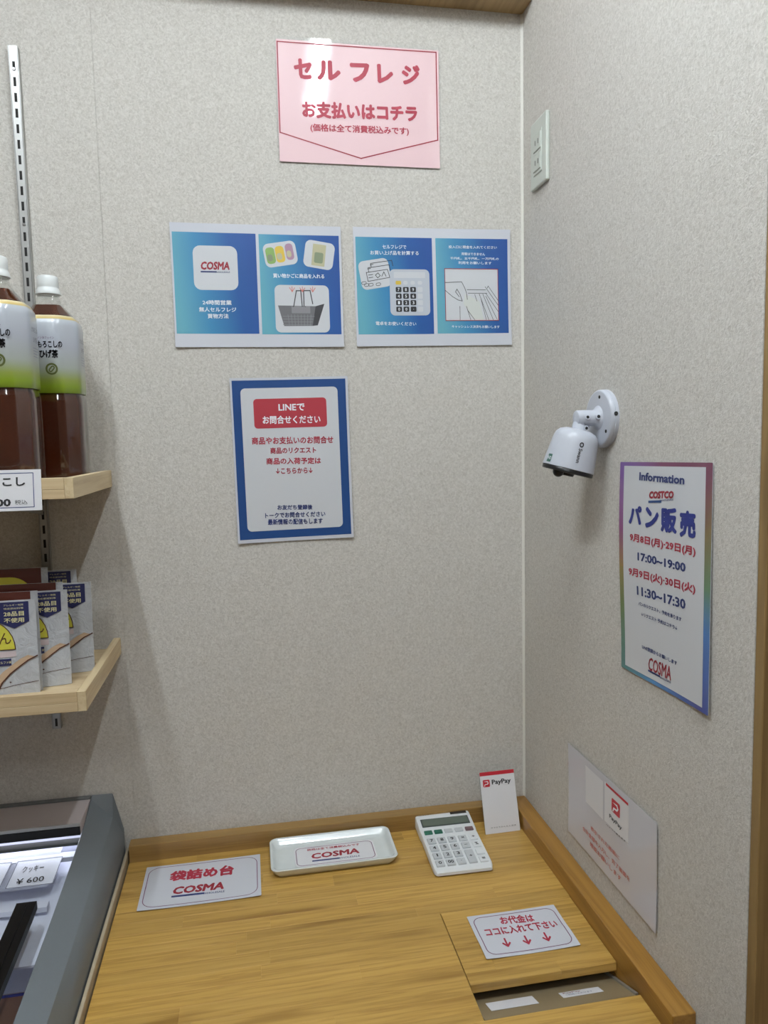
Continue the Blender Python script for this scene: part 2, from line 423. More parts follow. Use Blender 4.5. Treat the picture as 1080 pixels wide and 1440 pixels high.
TEXTS = [('pink', 'セ', [-101.3, 54.4, 32.6, 34.8], 0.026, 'r'),
('pink', 'ル', [-55.4, 54.6, 43.3, 34.1], 0.022, 'r'),
('pink', 'フ', [1.3, 54.3, 35.8, 33.1], 0.03, 'r'),
('pink', 'レ', [47.7, 55.3, 29.7, 33.3], 0.022, 'r'),
('pink', 'ジ', [95.5, 56.5, 34.1, 34.7], 0.025, 'r'),
('pink', 'お支払いはコチラ', [0.5, -12.7, 211.6, 29.4], 0.015, 'r'),
('pink', '(価格は全て消費税込みです)', [-0.8, -44.4, 181.2, 15.5], 0.012, 'r'),
('b1', 'COSMA', [-75.6, 34.9, 50.9, 14.4], 0.006, 'm'),
('b1', 'WHOLESALE', [-62.4, 24.0, 23.5, 2.7], 0.017, 'n'),
('b1', '24時間営業', [-75.5, -29.3, 51.1, 8.4], -0.004, 'w'),
('b1', '無人セルフレジ', [-74.9, -41.6, 65.3, 8.5], -0.003, 'w'),
('b1', '買物方法', [-74.8, -53.1, 36.8, 8.5], 0.004, 'w'),
('b1', '買い物かごに商品を入れる', [72.4, 19.2, 92.9, 8.0], -0.002, 'w'),
('b2', 'セルフレジで', [-74.6, 73.3, 45.4, 7.0], 0.001, 'w'),
('b2', 'お買い上げ品を計算する', [-74.5, 62.5, 92.0, 7.6], -0.001, 'w'),
('b2', '電卓をお使いください', [-75.7, -66.5, 77.4, 7.1], -0.02, 'w'),
('b2', '投入口に現金を入れてください', [77.1, 74.7, 94.9, 5.6], 0.0, 'w'),
('b2', '両替はできません', [77.7, 62.1, 46.2, 5.4], -0.008, 'w'),
('b2', '千円札、五千円札、一万円札の', [80.2, 53.8, 95.7, 4.8], -0.002, 'w'),
('b2', '利用をお願いします', [80.7, 45.7, 65.5, 5.4], -0.005, 'w'),
('b2', 'キャッシュレス決済もお願いします', [79.8, -73.1, 95.0, 5.5], -0.015, 'w'),
('line', 'LINEで', [1.9, 96.8, 48.1, 13.3], -0.012, 'w'),
('line', 'お問合せください', [1.1, 74.1, 106.4, 15.0], -0.014, 'w'),
('line', '商品やお支払いのお問合せ', [1.5, 36.0, 150.3, 13.7], -0.018, 'r'),
('line', '商品のリクエスト', [1.4, 17.4, 84.7, 11.7], -0.02, 'r'),
('line', '商品の入荷予定は', [1.4, -2.2, 101.1, 12.2], -0.025, 'r'),
('line', '↓こちらから↓', [1.4, -20.3, 68.0, 10.8], -0.02, 'r'),
('line', 'お友だち登録後', [-0.3, -88.7, 65.3, 9.4], -0.036, 'n'),
('line', 'トークでお問合せください', [-0.1, -102.8, 112.0, 10.4], -0.021, 'n'),
('line', '最新情報の配信もします', [-0.8, -115.5, 102.2, 11.0], -0.026, 'n'),
('costco', 'Information', [-0.6, 130.9, 106.5, 11.6], -0.022, 'n'),
('costco', 'COSTCO', [0.8, 108.8, 57.9, 10.1], 0.053, 'm'),
('costco', 'WHOLESALE', [13.7, 102.6, 31.1, 2.3], 0.087, 'n'),
('costco', 'パ', [-63.1, 77.5, 34.7, 26.4], 0.018, 'b'),
('costco', 'ン', [-20.7, 76.7, 33.2, 28.7], -0.005, 'b'),
('costco', '販', [18.9, 76.6, 36.4, 33.3], 0.01, 'b'),
('costco', '売', [60.3, 75.1, 34.2, 33.8], 0.021, 'b'),
('costco', '9月8日(月)·29日(月)', [0.5, 43.4, 154.7, 13.0], -0.017, 'r'),
('costco', '17:00~19:00', [0.3, 20.3, 113.5, 11.6], 0.002, 'n'),
('costco', '9月9日(火)·30日(火)', [-1.3, -4.2, 159.1, 14.1], 0.007, 'r'),
('costco', '11:30~17:30', [-1.0, -27.2, 117.0, 12.9], 0.02, 'n'),
('costco', 'パンのリクエスト、予約を承ります', [-3.6, -46.6, 104.4, 5.7], -0.009, 'n'),
('costco', '↓リクエスト 予約はコチラ↓', [-5.0, -60.2, 87.9, 5.7], -0.008, 'n'),
('costco', 'LINE登録からお願いします', [-4.7, -106.2, 86.2, 5.8], -0.006, 'n'),
('costco', 'COSMA', [-3.0, -124.8, 56.1, 18.9], 0.028, 'm'),
('costco', 'WHOLESALE', [10.9, -136.1, 26.7, 3.1], 0.044, 'n'),
('pp', 'PayPay', [29.2, 22.6, 39.3, 8.5], -0.018, 'k'),
('pp', 'ペイペイ使えます', [30.0, 6.5, 63.1, 2.4], 0.086, 'k'),
('pp', '表示された画面に', [-6.6, -28.7, 98.6, 7.3], 0.025, 'o'),
('pp', '合計金額を入力し、完了画面を', [-6.0, -44.3, 159.7, 7.8], 0.016, 'o'),
('pp', '確認お願いします', [-5.4, -58.1, 105.9, 8.3], -0.0, 'o'),
('card1', '袋詰め台', [-1.5, 25.8, 111.9, 32.2], -0.012, 'r'),
('card1', 'COSMA', [-4.2, -19.6, 87.2, 22.0], -0.018, 'm'),
('card1', 'WHOLESALE', [21.7, -38.0, 36.3, 5.4], -0.022, 'n'),
('card2', 'お代金は', [2.3, 28.3, 54.8, 19.8], -0.079, 'r'),
('card2', 'ココに入れて下さい', [1.4, 6.0, 117.1, 19.1], -0.022, 'r'),
('card2', '↓', [-33.0, -21.1, 13.8, 20.7], -0.014, 'r'),
('card2', '↓', [-0.6, -21.7, 13.9, 21.0], -0.014, 'r'),
('card2', '↓', [31.3, -21.6, 14.0, 21.4], -0.014, 'r'),
('tray', '価格は全て消費税込みです', [1.8, 17.5, 99.4, 9.2], -0.012, 'r'),
('tray', 'COSMA', [3.4, -6.1, 89.6, 21.2], 0.015, 'm'),
('tray', 'WHOLESALE', [25.8, -24.4, 41.3, 6.1], -0.01, 'n'),
('fz', 'クッキー', [19.6, -16.1, 29.7, 19.0], 0.03, 'k'),
('fz', '¥ 600', [29.5, -49.4, 36.2, 14.9], -0.036, 'k'),
('stand', 'PayPay', [1.1, 32.5, 39.2, 12.3], -0.038, 'k'),
('stand', 'スマホでかんたん決済', [2.0, -52.8, 54.1, 3.2], -0.044, 'k'),
]
def letter(key, parent, f=flat, z=0.0009, zs=1.0):
    for k, s, (cx, cy, w_, h_), a, c in TEXTS:
        if k != key: continue
        b = BOLD[key]; sh = 0.0
        if s == 'COSMA': b = 0.045 if h_/w_ < 0.33 else 0.02; sh = 0.12
        if s == 'COSTCO': b = 0.06; sh = 0.15
        if s == 'WHOLESALE': b = 0.01
        if s in 'パン販売': b = 0.05
        if s[0] == '(': b = 0.03
        if s == '↓': b = 0.03
        if key == 'costco' and s[0] in '19I': b = 0.036
        nm = 'logo_lettering' if s in ('COSMA', 'COSTCO', 'PayPay', 'WHOLESALE') else 'lettering'
        obj(nm, bend(text_bm(s, cx/1000, cy/1000, w_/1000, h_/1000, a, b, sh), f, z), M['ink_'+c], parent)
def put(name, bm, m, parent, f=flat, z=0.0006): return obj(name, bend(bm, f, z), m, parent)

# ================================================================ SETTING
FLOOR = -0.86; CEIL = 1.90; EDGE = -0.688
struct(obj('floor', box(-2.6, 1.4, -3.2, 0.06, FLOOR-0.04, FLOOR), M['floor']))
struct(obj('ceiling', box(-2.6, 1.4, -3.2, 0.06, CEIL, CEIL+0.04), M['ceiling']))
wb = struct(obj('wall_back', box(-2.6, 0.10, 0.0012, 0.06, FLOOR, CEIL), M['wall']))
SEAM = -0.7690
obj('wallpaper_strip', box(-1.689, SEAM-0.0005, 0, 0.0012, FLOOR, CEIL), M['wall'], wb)
obj('wallpaper_strip', box(SEAM+0.0002, 0, 0, 0.0012, FLOOR, CEIL), M['wall'], wb)
obj('wallpaper_strip', box(-2.6, -1.69, 0, 0.0012, FLOOR, CEIL), M['wall'], wb)
wr = struct(obj('wall_right', box(0.0, 0.09, EDGE, 0, FLOOR, CEIL), M['wall']))
obj('caulk_bead', pyd([(0, -0.004, FLOOR), (-0.004, 0, FLOOR), (0, 0, FLOOR), (0, -0.004, CEIL), (-0.004, 0, CEIL), (0, 0, CEIL)], [(0, 1, 4, 3), (0, 2, 1), (3, 4, 5), (1, 2, 5, 4), (2, 0, 3, 5)]), M['caulk'], wr)
struct(obj('trim_1', box(0.0006, 0.024, EDGE-0.014, EDGE, FLOOR, CEIL, 0.001), M['jamb']))
struct(obj('trim_2', box(0.024, 0.09, EDGE-0.006, EDGE, FLOOR, CEIL, 0.001), M['dark_jamb']))
struct(obj('trim_3', box(-2.6, 0.0, -0.053, -0.0002, 1.4700, 1.495, 0.0008), M['soffit']))

# ================================================================ COUNTER
DZ = -0.082; DX0 = -0.7785; DX1 = 0.0; DYF = -0.605; SX0 = -0.2572; SX1 = -0.0335; LY0 = -0.2905; LY1 = -0.4545; SY = -0.5190
ct = thing('counter', 'pine counter top of glued staves filling the corner below the posters', 'counter', (-0.39, -0.30, FLOOR))
def cput(name, bm, m, **k):
    bmesh.ops.translate(bm, vec=(0.39, 0.30, -FLOOR), verts=bm.verts); return obj(name, bm, m, ct, **k)
# staves, cut round the lid and the slot (hole: SX0..SX1 x SY..LY0)
rowh = 0.0302; y = -0.0275; row = 0; T_ = 0.024
hole = (SX0, SX1, SY, LY0)
while y > DYF+0.001:
    y2 = max(y-rowh, DYF)
    for edge in (LY0, SY):
        if y2 < edge < y: y2 = edge
    x = DX0; off = random.uniform(-0.25, 0.0); first = True
    while x < -0.0335-1e-4:
        x2 = min(x+random.uniform(0.26, 0.46)+(off if first else 0), -0.0335)
        if -0.0335-x2 < 0.05: x2 = -0.0335
        first = False
        x2 = max(x2, x+0.04)
        ym = (y+y2)/2; segs = [(x, x2)]
        if hole[2] < ym < hole[3]:
            segs = [(a, b) for a, b in ((x, min(x2, hole[0])), (max(x, hole[1]), x2)) if b-a > 0.002]
        for a, b in segs:
            cput('stave', box(a, b, y2, y, DZ-T_, DZ, 0.00022), M['pine'])
        x = x2
    y = y2; row += 1
cput('back_moulding', box(DX0, -0.0335, -0.0275, -0.0004, DZ-T_, -0.0505, 0.0014, 2), M['mould_x'])
cput('side_moulding', box(-0.0335, -0.0005, -0.5975, -0.0004, DZ-T_, -0.0505, 0.0016, 2), M['mould_y'])
cput('under_frame', box(DX0+0.004, -0.004, DYF+0.02, -0.004, DZ-T_-0.07, DZ-T_-0.055), M['mould_x'])
cput('front_apron', box(DX0+0.002, -0.002, DYF+0.006, DYF+0.024, DZ-T_-0.07, DZ-T_), M['mould_x'])
for lx in (DX0+0.03, -0.05):
    for ly in (DYF+0.05, -0.05): cput('leg', box(lx-0.02, lx+0.02, ly-0.02, ly+0.02, FLOOR, DZ-T_-0.07, 0.002), M['mould_y'])
# coin chute below the slot: brown side boards and a sloping metal plate
cput('slot_side_board', box(SX1-0.0015, SX1+0.0, SY, LY0, DZ-0.078, DZ-T_), M['mould_y'])
cput('slot_side_board', box(SX0, SX0+0.0015, SY, LY0, DZ-0.078, DZ-T_), M['mould_y'])
TA = (-0.5172, -0.0835); TB = (-0.385, -0.134)      # y, z of the plate front and back
def tz(y): return TA[1]+(y-TA[0])*(TB[1]-TA[1])/(TB[0]-TA[0])
tr_ = thing('coin_tray', 'metal plate sloping down under the lid of the counter slot', 'tray', (-0.145, -0.45, -0.12))
def tput(name, bm, m, **k):
    bmesh.ops.translate(bm, vec=(0.145, 0.45, 0.12), verts=bm.verts); return obj(name, bm, m, tr_, **k)
x0, x1 = SX0+0.002, SX1-0.002
def slab(x0, x1, ya, yb, lift, th):
    v = []
    for x in (x0, x1):
        for yy in (ya, yb):
            for d in (lift, lift-th): v.append((x, yy, tz(yy)+d))
    return pyd(v, [(0, 4, 6, 2), (1, 3, 7, 5), (0, 1, 5, 4), (2, 6, 7, 3), (0, 2, 3, 1), (4, 5, 7, 6)])
tput('plate', slab(x0, x1, -0.5172, TB[0], 0, 0.0015), M['tray_metal'])
tput('back_wall', box(x0, x1, TB[0], TB[0]+0.0015, TB[1]-0.03, DZ-0.034), M['black_gap'])
tput('edge_strip', slab(x1-0.004, x1, -0.5172, TB[0], 0.003, 0.003), M['aluminium'])
st = obj('blank_sticker', slab(-0.2385, -0.1700, -0.4935, -0.4665, 0.0007, 0.0004), M['paper'])
tag(st, 'larger blank white sticker at the left on the metal coin tray', 'sticker')
s2_ = thing('text_sticker', 'small white sticker with fine print at the right on the coin tray', 'sticker', (0, 0, 0))
obj('sticker_paper', slab(-0.1325, -0.0725, -0.4900, -0.4720, 0.0007, 0.0004), M['paper'], s2_)
def on_tray(bm, cx, cy):
    for v in bm.verts:
        yy = cy+v.co.y; v.co = (cx+v.co.x, yy, tz(yy)+0.0009)
    return bm
obj('lettering', on_tray(text_bm('PayPay', -0.012, 0.0045, 0.026, 0.0045), -0.1025, -0.481), M['ink_m'], s2_)
obj('lettering', on_tray(text_bm('ご利用いただけます', -0.004, -0.002, 0.040, 0.0045, 0, 0.0), -0.1025, -0.481), M['ink_n'], s2_)
# lid over the cash box
ld = thing('cash_box_lid', 'removable pine lid set flush in the counter behind the slot', 'lid', ((SX0+SX1)/2, (LY0+LY1)/2, DZ-0.0128))
yy = LY0-0.0006
for k, (wd, cut) in enumerate(((0.020, -0.14), (0.0302, -0.19), (0.0302, -0.09), (0.0302, -0.16), (0.0302, -0.21), (0.0235, -0.12))):
    yb = yy-wd if k < 5 else LY1
    for a, b in ((SX0+0.0012, cut), (cut, SX1-0.0008)):
        bm = box(a, b, yb, yy, DZ-0.0125, DZ+0.0002, 0.0003)
        bmesh.ops.translate(bm, vec=(-(SX0+SX1)/2, -(LY0+LY1)/2, -(DZ-0.0128)), verts=bm.verts)
        obj('stave', bm, M['pine'], ld)
    yy = yb
tag(obj('filler_strip', box(-0.7868, -0.7810, -0.62, -0.001, FLOOR, -0.066, 0.002, 2), M['beige_strip']), 'narrow beige strip filling the gap between counter and grey freezer', 'strip')

# ================================================================ CARDS ON THE COUNTER
def card(name, label, cx, cy, w_, h_, key, inset, r, thick=0.0006, skew=0):
    t = thing(name, label, 'card', (cx, cy, DZ))
    cf = lambda x, y: 0.0008+0.0016*(x/(w_/2))**2 * (0.4+0.6*(y < 0))
    obj('card_paper', bend(rrect(0, 0, w_, h_, 0.0015, 16, 8, 0, thick), cf, 0), M['paper_coat'], t)
    put('printed_border', ring(0, 0, w_-2*inset, h_-2*inset, r, 0.0013, sub=14), M['ink_purple'], t, cf, thick+0.0002)
    letter(key, t, cf, thick+0.0002)
    return t
c1 = card('counter_card', 'white card with red lettering lying on the counter left of the tray', -0.6425, -0.1180, 0.2030, 0.1300, 'card1', 0.0055, 0.020)
cf1 = lambda x, y: 0.0008+0.0016*(x/0.1015)**2*0.8
put('logo_underline', lines([((-0.0465, -0.0355), (0.003, -0.0365))], 0.0050), M['ink_n'], c1, cf1, 0.0009)
card('counter_card', 'white card with three red arrows lying on the lid before the slot', -0.1443, -0.3610, 0.1480, 0.1010, 'card2', 0.0060, 0.014)

# ---- glazed tray
ty = thing('ceramic_tray', 'white glazed rectangular ceramic tray at the back of the counter', 'tray', (-0.4085, -0.0875, DZ))
def sq(w_, h_, r, z, n=6):
    P = []
    for q, (sx, sy) in enumerate(((1, -1), (1, 1), (-1, 1), (-1, -1))):
        for k in range(n+1):
            a = -PI/2+q*PI/2+k*PI/2/n; P.append((sx*(w_/2-r)+r*math.cos(a), sy*(h_/2-r)+r*math.sin(a), z))
    return P
W_, H_ = 0.2290, 0.1120
prof = [(0.012, 0.0), (0.009, 0.0012), (0.0035, 0.009), (0.0006, 0.0152), (0.0, 0.0168), (0.0010, 0.0180), (0.0035, 0.0180), (0.0060, 0.0160), (0.0095, 0.0100), (0.0140, 0.0068), (0.0200, 0.0060)]
obj('tray_body', rings([sq(W_-2*i, H_-2*i, max(0.014-i*0.35, 0.006), z) for i, z in prof]), M['ceramic'], ty, smooth=True)
tc_ = thing('tray_card', 'white printed card lying inside the ceramic tray', 'card', (-0.4040, -0.0885, DZ+0.0062))
obj('card_paper', rrect(0, 0, 0.150, 0.066, 0.010, 10, 6, 0, 0.0005), M['paper'], tc_)
put('printed_border', ring(0, 0, 0.1440, 0.0590, 0.010, 0.0012), M['ink_purple'], tc_, flat, 0.0007)
for k, s, (cx, cy, w_, h_), a, c in TEXTS:
    if k == 'tray':
        obj('lettering' if c == 'r' else 'logo_lettering', bend(text_bm(s, cx/1000-0.0030, cy/1000*0.93+0.0045, w_/1000, h_/1000*0.86, a, 0.02 if c == 'r' else (0.04 if c == 'm' else 0.008), 0.1 if c == 'm' else 0), flat, 0.0007), M['ink_'+c], tc_)
put('logo_underline', lines([((-0.042, -0.0175), (0.004, -0.0182))], 0.0042), M['ink_n'], tc_, flat, 0.0007)

# ---- calculator
CA = Matrix.Translation((-0.1870, -0.1965, DZ)) @ Matrix.Rotation(R(-1.2), 4, 'Z')
ca = thing('calculator', 'white desktop calculator with dark display beside the ceramic tray', 'calculator', mtx=CA)
cw, cl = 0.110, 0.181
def chh(y): # top height along its length, from the front (0) to the back (cl): the display part kicks up
    return 0.0125+0.0075*(y/0.118) if y < 0.118 else 0.0200+0.0090*((y-0.118)/(cl-0.118))
rs = []
for k in range(0, 25):
    y_ = cl*k/24; e = 0.0
    top = chh(y_); bot = 0.0012+(0.0035*(y_/cl))
    ins = 0.0
    if k in (0, 24): top -= 0.004; ins = 0.0035; bot += 0.002
    if k in (1, 23): top -= 0.0007; ins = 0.0008
    wv = cw/2-ins-(0.0012 if y_ < 0.118 else 0)
    rs.append([(-wv, y_, bot+0.001), (-wv+0.003, y_, bot), (wv-0.003, y_, bot), (wv, y_, bot+0.001), (wv, y_, top-0.0035), (wv-0.0012, y_, top-0.001), (wv-0.004, y_, top), (-wv+0.004, y_, top), (-wv+0.0012, y_, top-0.001), (-wv, y_, top-0.0035)])
bm = rings(rs); bmesh.ops.recalc_face_normals(bm, faces=list(bm.faces))
obj('case', bm, M['calc_body'], ca, smooth=True)
def slope_at(y): return math.atan2(0.0075, 0.118) if y < 0.118 else math.atan2(0.0090, cl-0.118)
def on_calc(name, bm, m, x, y, lift=0.0, **k): return obj(name, bm, m, ca, loc=(x, y, chh(y)+lift), rot=(slope_at(y), 0, 0), **k)
on_calc('display_frame', box(-0.0475, 0.0475, -0.0120, 0.0120, 0, 0.0010, 0.0004), M['lcd_frame'], 0, 0.1435)
on_calc('display', box(-0.0450, 0.0450, -0.0098, 0.0098, 0.0008, 0.0014), M['lcd'], 0, 0.1435)
on_calc('solar_panel', box(-0.0165, 0.0165, -0.0052, 0.0052, 0, 0.0008, 0.0003), M['solar'], 0.0320, 0.1680)
on_calc('lettering', bend(text_bm('SHARP', 0, 0, 0.022, 0.0036, 0, 0.04), flat, 0.0004), M['ink_k'], -0.0360, 0.1690)
km = {}
def key_mesh(kw_, kh_):
    if (kw_, kh_) not in km:
        b = box(-kw_/2, kw_/2, -kh_/2, kh_/2, -0.001, 0.0030, 0.0011, 2); me = bpy.data.meshes.new('key'); b.to_mesh(me); b.free(); km[(kw_, kh_)] = me
    return km[(kw_, kh_)].copy()
cols = [-0.0400, -0.0205, -0.0010, 0.0195, 0.0400]
lab = {(0, 1): '7', (1, 1): '8', (2, 1): '9', (0, 2): '4', (1, 2): '5', (2, 2): '6', (0, 3): '1', (1, 3): '2', (2, 3): '3', (0, 4): '0', (1, 4): '00', (2, 4): '.', (3, 1): '×', (3, 2): '-', (3, 3): '+', (4, 1): '÷', (4, 2): '%', (4, 4): '='}
rowy = [0.1140, 0.0860, 0.0635, 0.0410, 0.0190]
for i, cx in enumerate(cols):
    for j, ry in enumerate(rowy):
        if i == 3 and j == 4: continue
        kh_ = 0.0165 if j else 0.0105; ky = ry
        if i == 3 and j == 3: kh_ = 0.038; ky = 0.030
        m_ = M['key_green'] if (i in (0, 1) and j == 0) else M['key_brown'] if (i == 4 and j == 0) else M['key_grey'] if i < 4 else M['calc_body']
        kk = obj('key', key_mesh(0.0155, kh_), m_, ca, loc=(cx, ky, chh(ky)), rot=(slope_at(ky), 0, 0))
        if m_ is M['key_green']: kk['label'] = 'dark green key'
        if m_ is M['key_brown']: kk['label'] = 'dark mauve key'
        if (i, j) in lab:
            s = lab[(i, j)]; wide = {'00': 0.0105, '1': 0.0026, '.': 0.002}.get(s, 0.0060)
            tl = obj('key_number', bend(text_bm(s, 0, 0, wide, 0.0085 if s not in '.-+×÷=' else (0.005 if s in '+×÷=' else 0.0015), 0, 0.03), flat, 0.0032), M['ink_k'], kk)

# ---- payment code stand
SP = Matrix.Translation((-0.0738, -0.0757, DZ)) @ Matrix.Rotation(R(1.0), 4, 'Z') @ Matrix.Rotation(R(90-18), 4, 'X')
sd = thing('payment_card_stand', 'small upright white card with a red top in a clear holder', 'card stand', mtx=SP)
obj('card', rrect(0, 0.0575, 0.0712, 0.1145, 0.0008, 2, 2, 0, 0.0006), M['paper'], sd)
put('red_band', rrect(0, 0.1113, 0.0712, 0.0070, 0, 2, 1), M['ink_band_red'], sd, flat, 0.0008)
put('logo_square', rrect(-0.0235, 0.0935, 0.0140, 0.0136, 0.002, 2, 2), M['ink_band_red'], sd, flat, 0.0008)
put('logo_mark', poly([(x_, y_+0.0020) for x_, y_ in ((-0.0290, 0.0950), (-0.0205, 0.0957), (-0.0190, 0.0920), (-0.0205, 0.0895), (-0.0265, 0.0890), (-0.0272, 0.0860), (-0.0285, 0.0860), (-0.0272, 0.0902), (-0.0215, 0.0907), (-0.0208, 0.0922), (-0.0212, 0.0938))]), M['ink_w'], sd, flat, 0.0010)
obj('logo_lettering', bend(text_bm('PayPay', 0.0075, 0.0935, 0.0395, 0.0115, 0, 0.03), flat, 0.0008), M['ink_k'], sd)
obj('lettering', bend(text_bm('スマホでかんたん決済', 0.002, 0.0110, 0.0520, 0.0030, 0, 0.0), flat, 0.0008), M['ink_k'], sd)
obj('acrylic_back', box(-0.0365, 0.0365, 0.0010, 0.1060, -0.0024, -0.0006), M['acrylic'], sd)
fb = pyd([(-0.0365, 0.0015*0+0.0009, -0.0024), (0.0365, 0.0009, -0.0024), (0.0365, 0.0029, -0.0024), (-0.0365, 0.0029, -0.0024), (-0.0365, 0.0009-0.0135+0.0011, -0.0430), (0.0365, 0.0009-0.0135+0.0011, -0.0430), (0.0365, 0.0029-0.0135+0.0011, -0.0430), (-0.0365, 0.0029-0.0135+0.0011, -0.0430)], [(0, 1, 2, 3), (4, 7, 6, 5), (0, 4, 5, 1), (3, 2, 6, 7), (0, 3, 7, 4), (1, 5, 6, 2)])
obj('acrylic_foot', fb, M['acrylic'], sd)
# ================================================================ POSTERS
def wavy(a, kx, ky, px=0.0, py=0.0, edge=0.0, w_=0.3, h_=0.2):
    return lambda x, y: 0.0006+a*(1+math.sin(kx*x+px)*math.cos(ky*y+py))+edge*(abs(2*x/w_)**3*abs(2*y/h_)**2)
def poster(name, label, mtx, w_, h_, paper, f, r=0.0015, cat='poster'):
    t = thing(name, label, cat, mtx=mtx)
    obj('sheet', bend(rrect(0, 0, w_, h_, r, 24, 18, 0, 0.0005), f), paper, t, smooth=False)
    return t
# pink sign
fp = wavy(0.0004, 20, 12, 0.6, 0.4, 0.0008, 0.303, 0.216)
pk = thing('self_checkout_sign', 'pink laminated sign with crimson lettering and a downward arrow outline', 'sign', mtx=mtx_back(-0.3115, 1.2913, 0.0011))
obj('sheet', bend(rrect(0.0, -0.002, 0.2960, 0.2080, 0.002, 26, 18, 0, 0.0005), fp), M['pink'], pk)
obj('laminate_edge', bend(ring(0, 0, 0.3030, 0.2160, 0.005, 0.0075, sub=14), fp, 0.0004), M['film'], pk)
put('arrow_outline', pline([(-0.1456, 0.0975), (0.1434, 0.0987), (0.1444, -0.0555), (-0.0003, -0.0946), (-0.1457, -0.0561)], 0.0021, True), M['ink_m'], pk, fp, 0.0008)
letter('pink', pk, fp, 0.0009)
# blue guide one
f1 = wavy(0.0005, 18, 12, 0.2, 1.0, 0.0020, 0.303, 0.216)
g1 = poster('guide_poster', 'blue two-panel guide poster with shopping basket picture, left of its pair', mtx_back(-0.5039, 0.9657, 0.0041), 0.303, 0.216, M['paper_coat'], f1)
put('blue_panel', rrect(-0.0755, 0.0040, 0.1455, 0.1765, 0, 14, 14), M['grad_blue'], g1, f1, 0.0007)
put('blue_panel', rrect(0.0749, 0.0033, 0.1450, 0.1770, 0, 14, 14), M['grad_blue'], g1, f1, 0.0007)
put('white_tile', rrect(-0.0753, 0.0311, 0.0775, 0.0770, 0.013, 8, 6), M['white_coat'], g1, f1, 0.0009)
put('white_tile', rrect(0.0403, 0.0575, 0.0590, 0.0420, 0.010, 8, 5, R(9)), M['white_coat'], g1, f1, 0.0009)
put('white_tile', rrect(0.1105, 0.0572, 0.0540, 0.0480, 0.010, 8, 5, R(-9)), M['white_coat'], g1, f1, 0.0009)
put('white_tile', rrect(0.0768, -0.0395, 0.0990, 0.0850, 0.010, 8, 6), M['white_coat'], g1, f1, 0.0009)
for (x, y, c, wx) in ((0.0227, 0.0543, 'ph_green', 0.016), (0.0397, 0.0572, 'ph_yellow', 0.016), (0.0569, 0.0620, 'ph_purple', 0.014)):
    put('product_picture', rrect(x, y, wx, 0.0290, 0.006, 4, 4, R(9)), M[c], g1, f1, 0.0011)
    put('product_picture', rrect(x-0.001, y-0.004, wx*0.6, 0.012, 0.004, 3, 2, R(9)), M['ph_sage'] if c == 'ph_green' else M['ph_beige'], g1, f1, 0.0013)
put('product_picture', rrect(0.1098, 0.0567, 0.0240, 0.0385, 0.001, 4, 4, R(-7)), M['ph_beige'], g1, f1, 0.0011)
put('product_picture', rrect(0.1095, 0.0520, 0.0160, 0.0190, 0.003, 4, 4, R(-7)), M['ph_sage'], g1, f1, 0.0013)
put('basket_picture', poly([(0.0325, -0.0336), (0.1010, -0.0345), (0.0945, -0.0700), (0.0426, -0.0705)]), M['ph_grey'], g1, f1, 0.0011)
put('basket_picture', poly([(0.1010, -0.0345), (0.1173, -0.0300), (0.1039, -0.0690), (0.0945, -0.0700)]), M['ph_dark'], g1, f1, 0.0011)
put('basket_picture', rrect(0.0740, -0.0410, 0.0340, 0.0130, 0.001, 3, 2), M['ph_mid'], g1, f1, 0.0013)
seg = [((0.050+0.006*k, -0.050), (0.052+0.0055*k, -0.069)) for k in range(8)]+[((0.041, -0.053-0.005*k), (0.098-0.002*k, -0.053-0.005*k)) for k in range(4)]
put('basket_weave', lines(seg, 0.0009), M['ph_mid'], g1, f1, 0.0013)
put('basket_handles', lines([((0.0667, -0.0072), (0.0611, -0.0349)), ((0.0747, -0.0057), (0.0765, -0.0348)), ((0.0800, -0.0057), (0.0798, -0.0348)), ((0.0918, -0.0070), (0.0958, -0.0301)), ((0.0667, -0.0072), (0.0918, -0.0066)), ((0.060, -0.0355), (0.082, -0.0355))], 0.0018), M['ph_dark'], g1, f1, 0.0013)
for x in (0.0592, 0.0779, 0.0967):
    put('red_arrow', lines([((x, -0.009), (x, 0.000)), ((x, -0.009), (x-0.0045, -0.002)), ((x, -0.009), (x+0.0045, -0.002))], 0.0012), M['ink_o'], g1, f1, 0.0014)
letter('b1', g1, f1, 0.0012)
put('logo_underline', lines([((-0.1005, 0.0243), (-0.0750, 0.0243))], 0.0024), M['ink_n'], g1, f1, 0.0012)
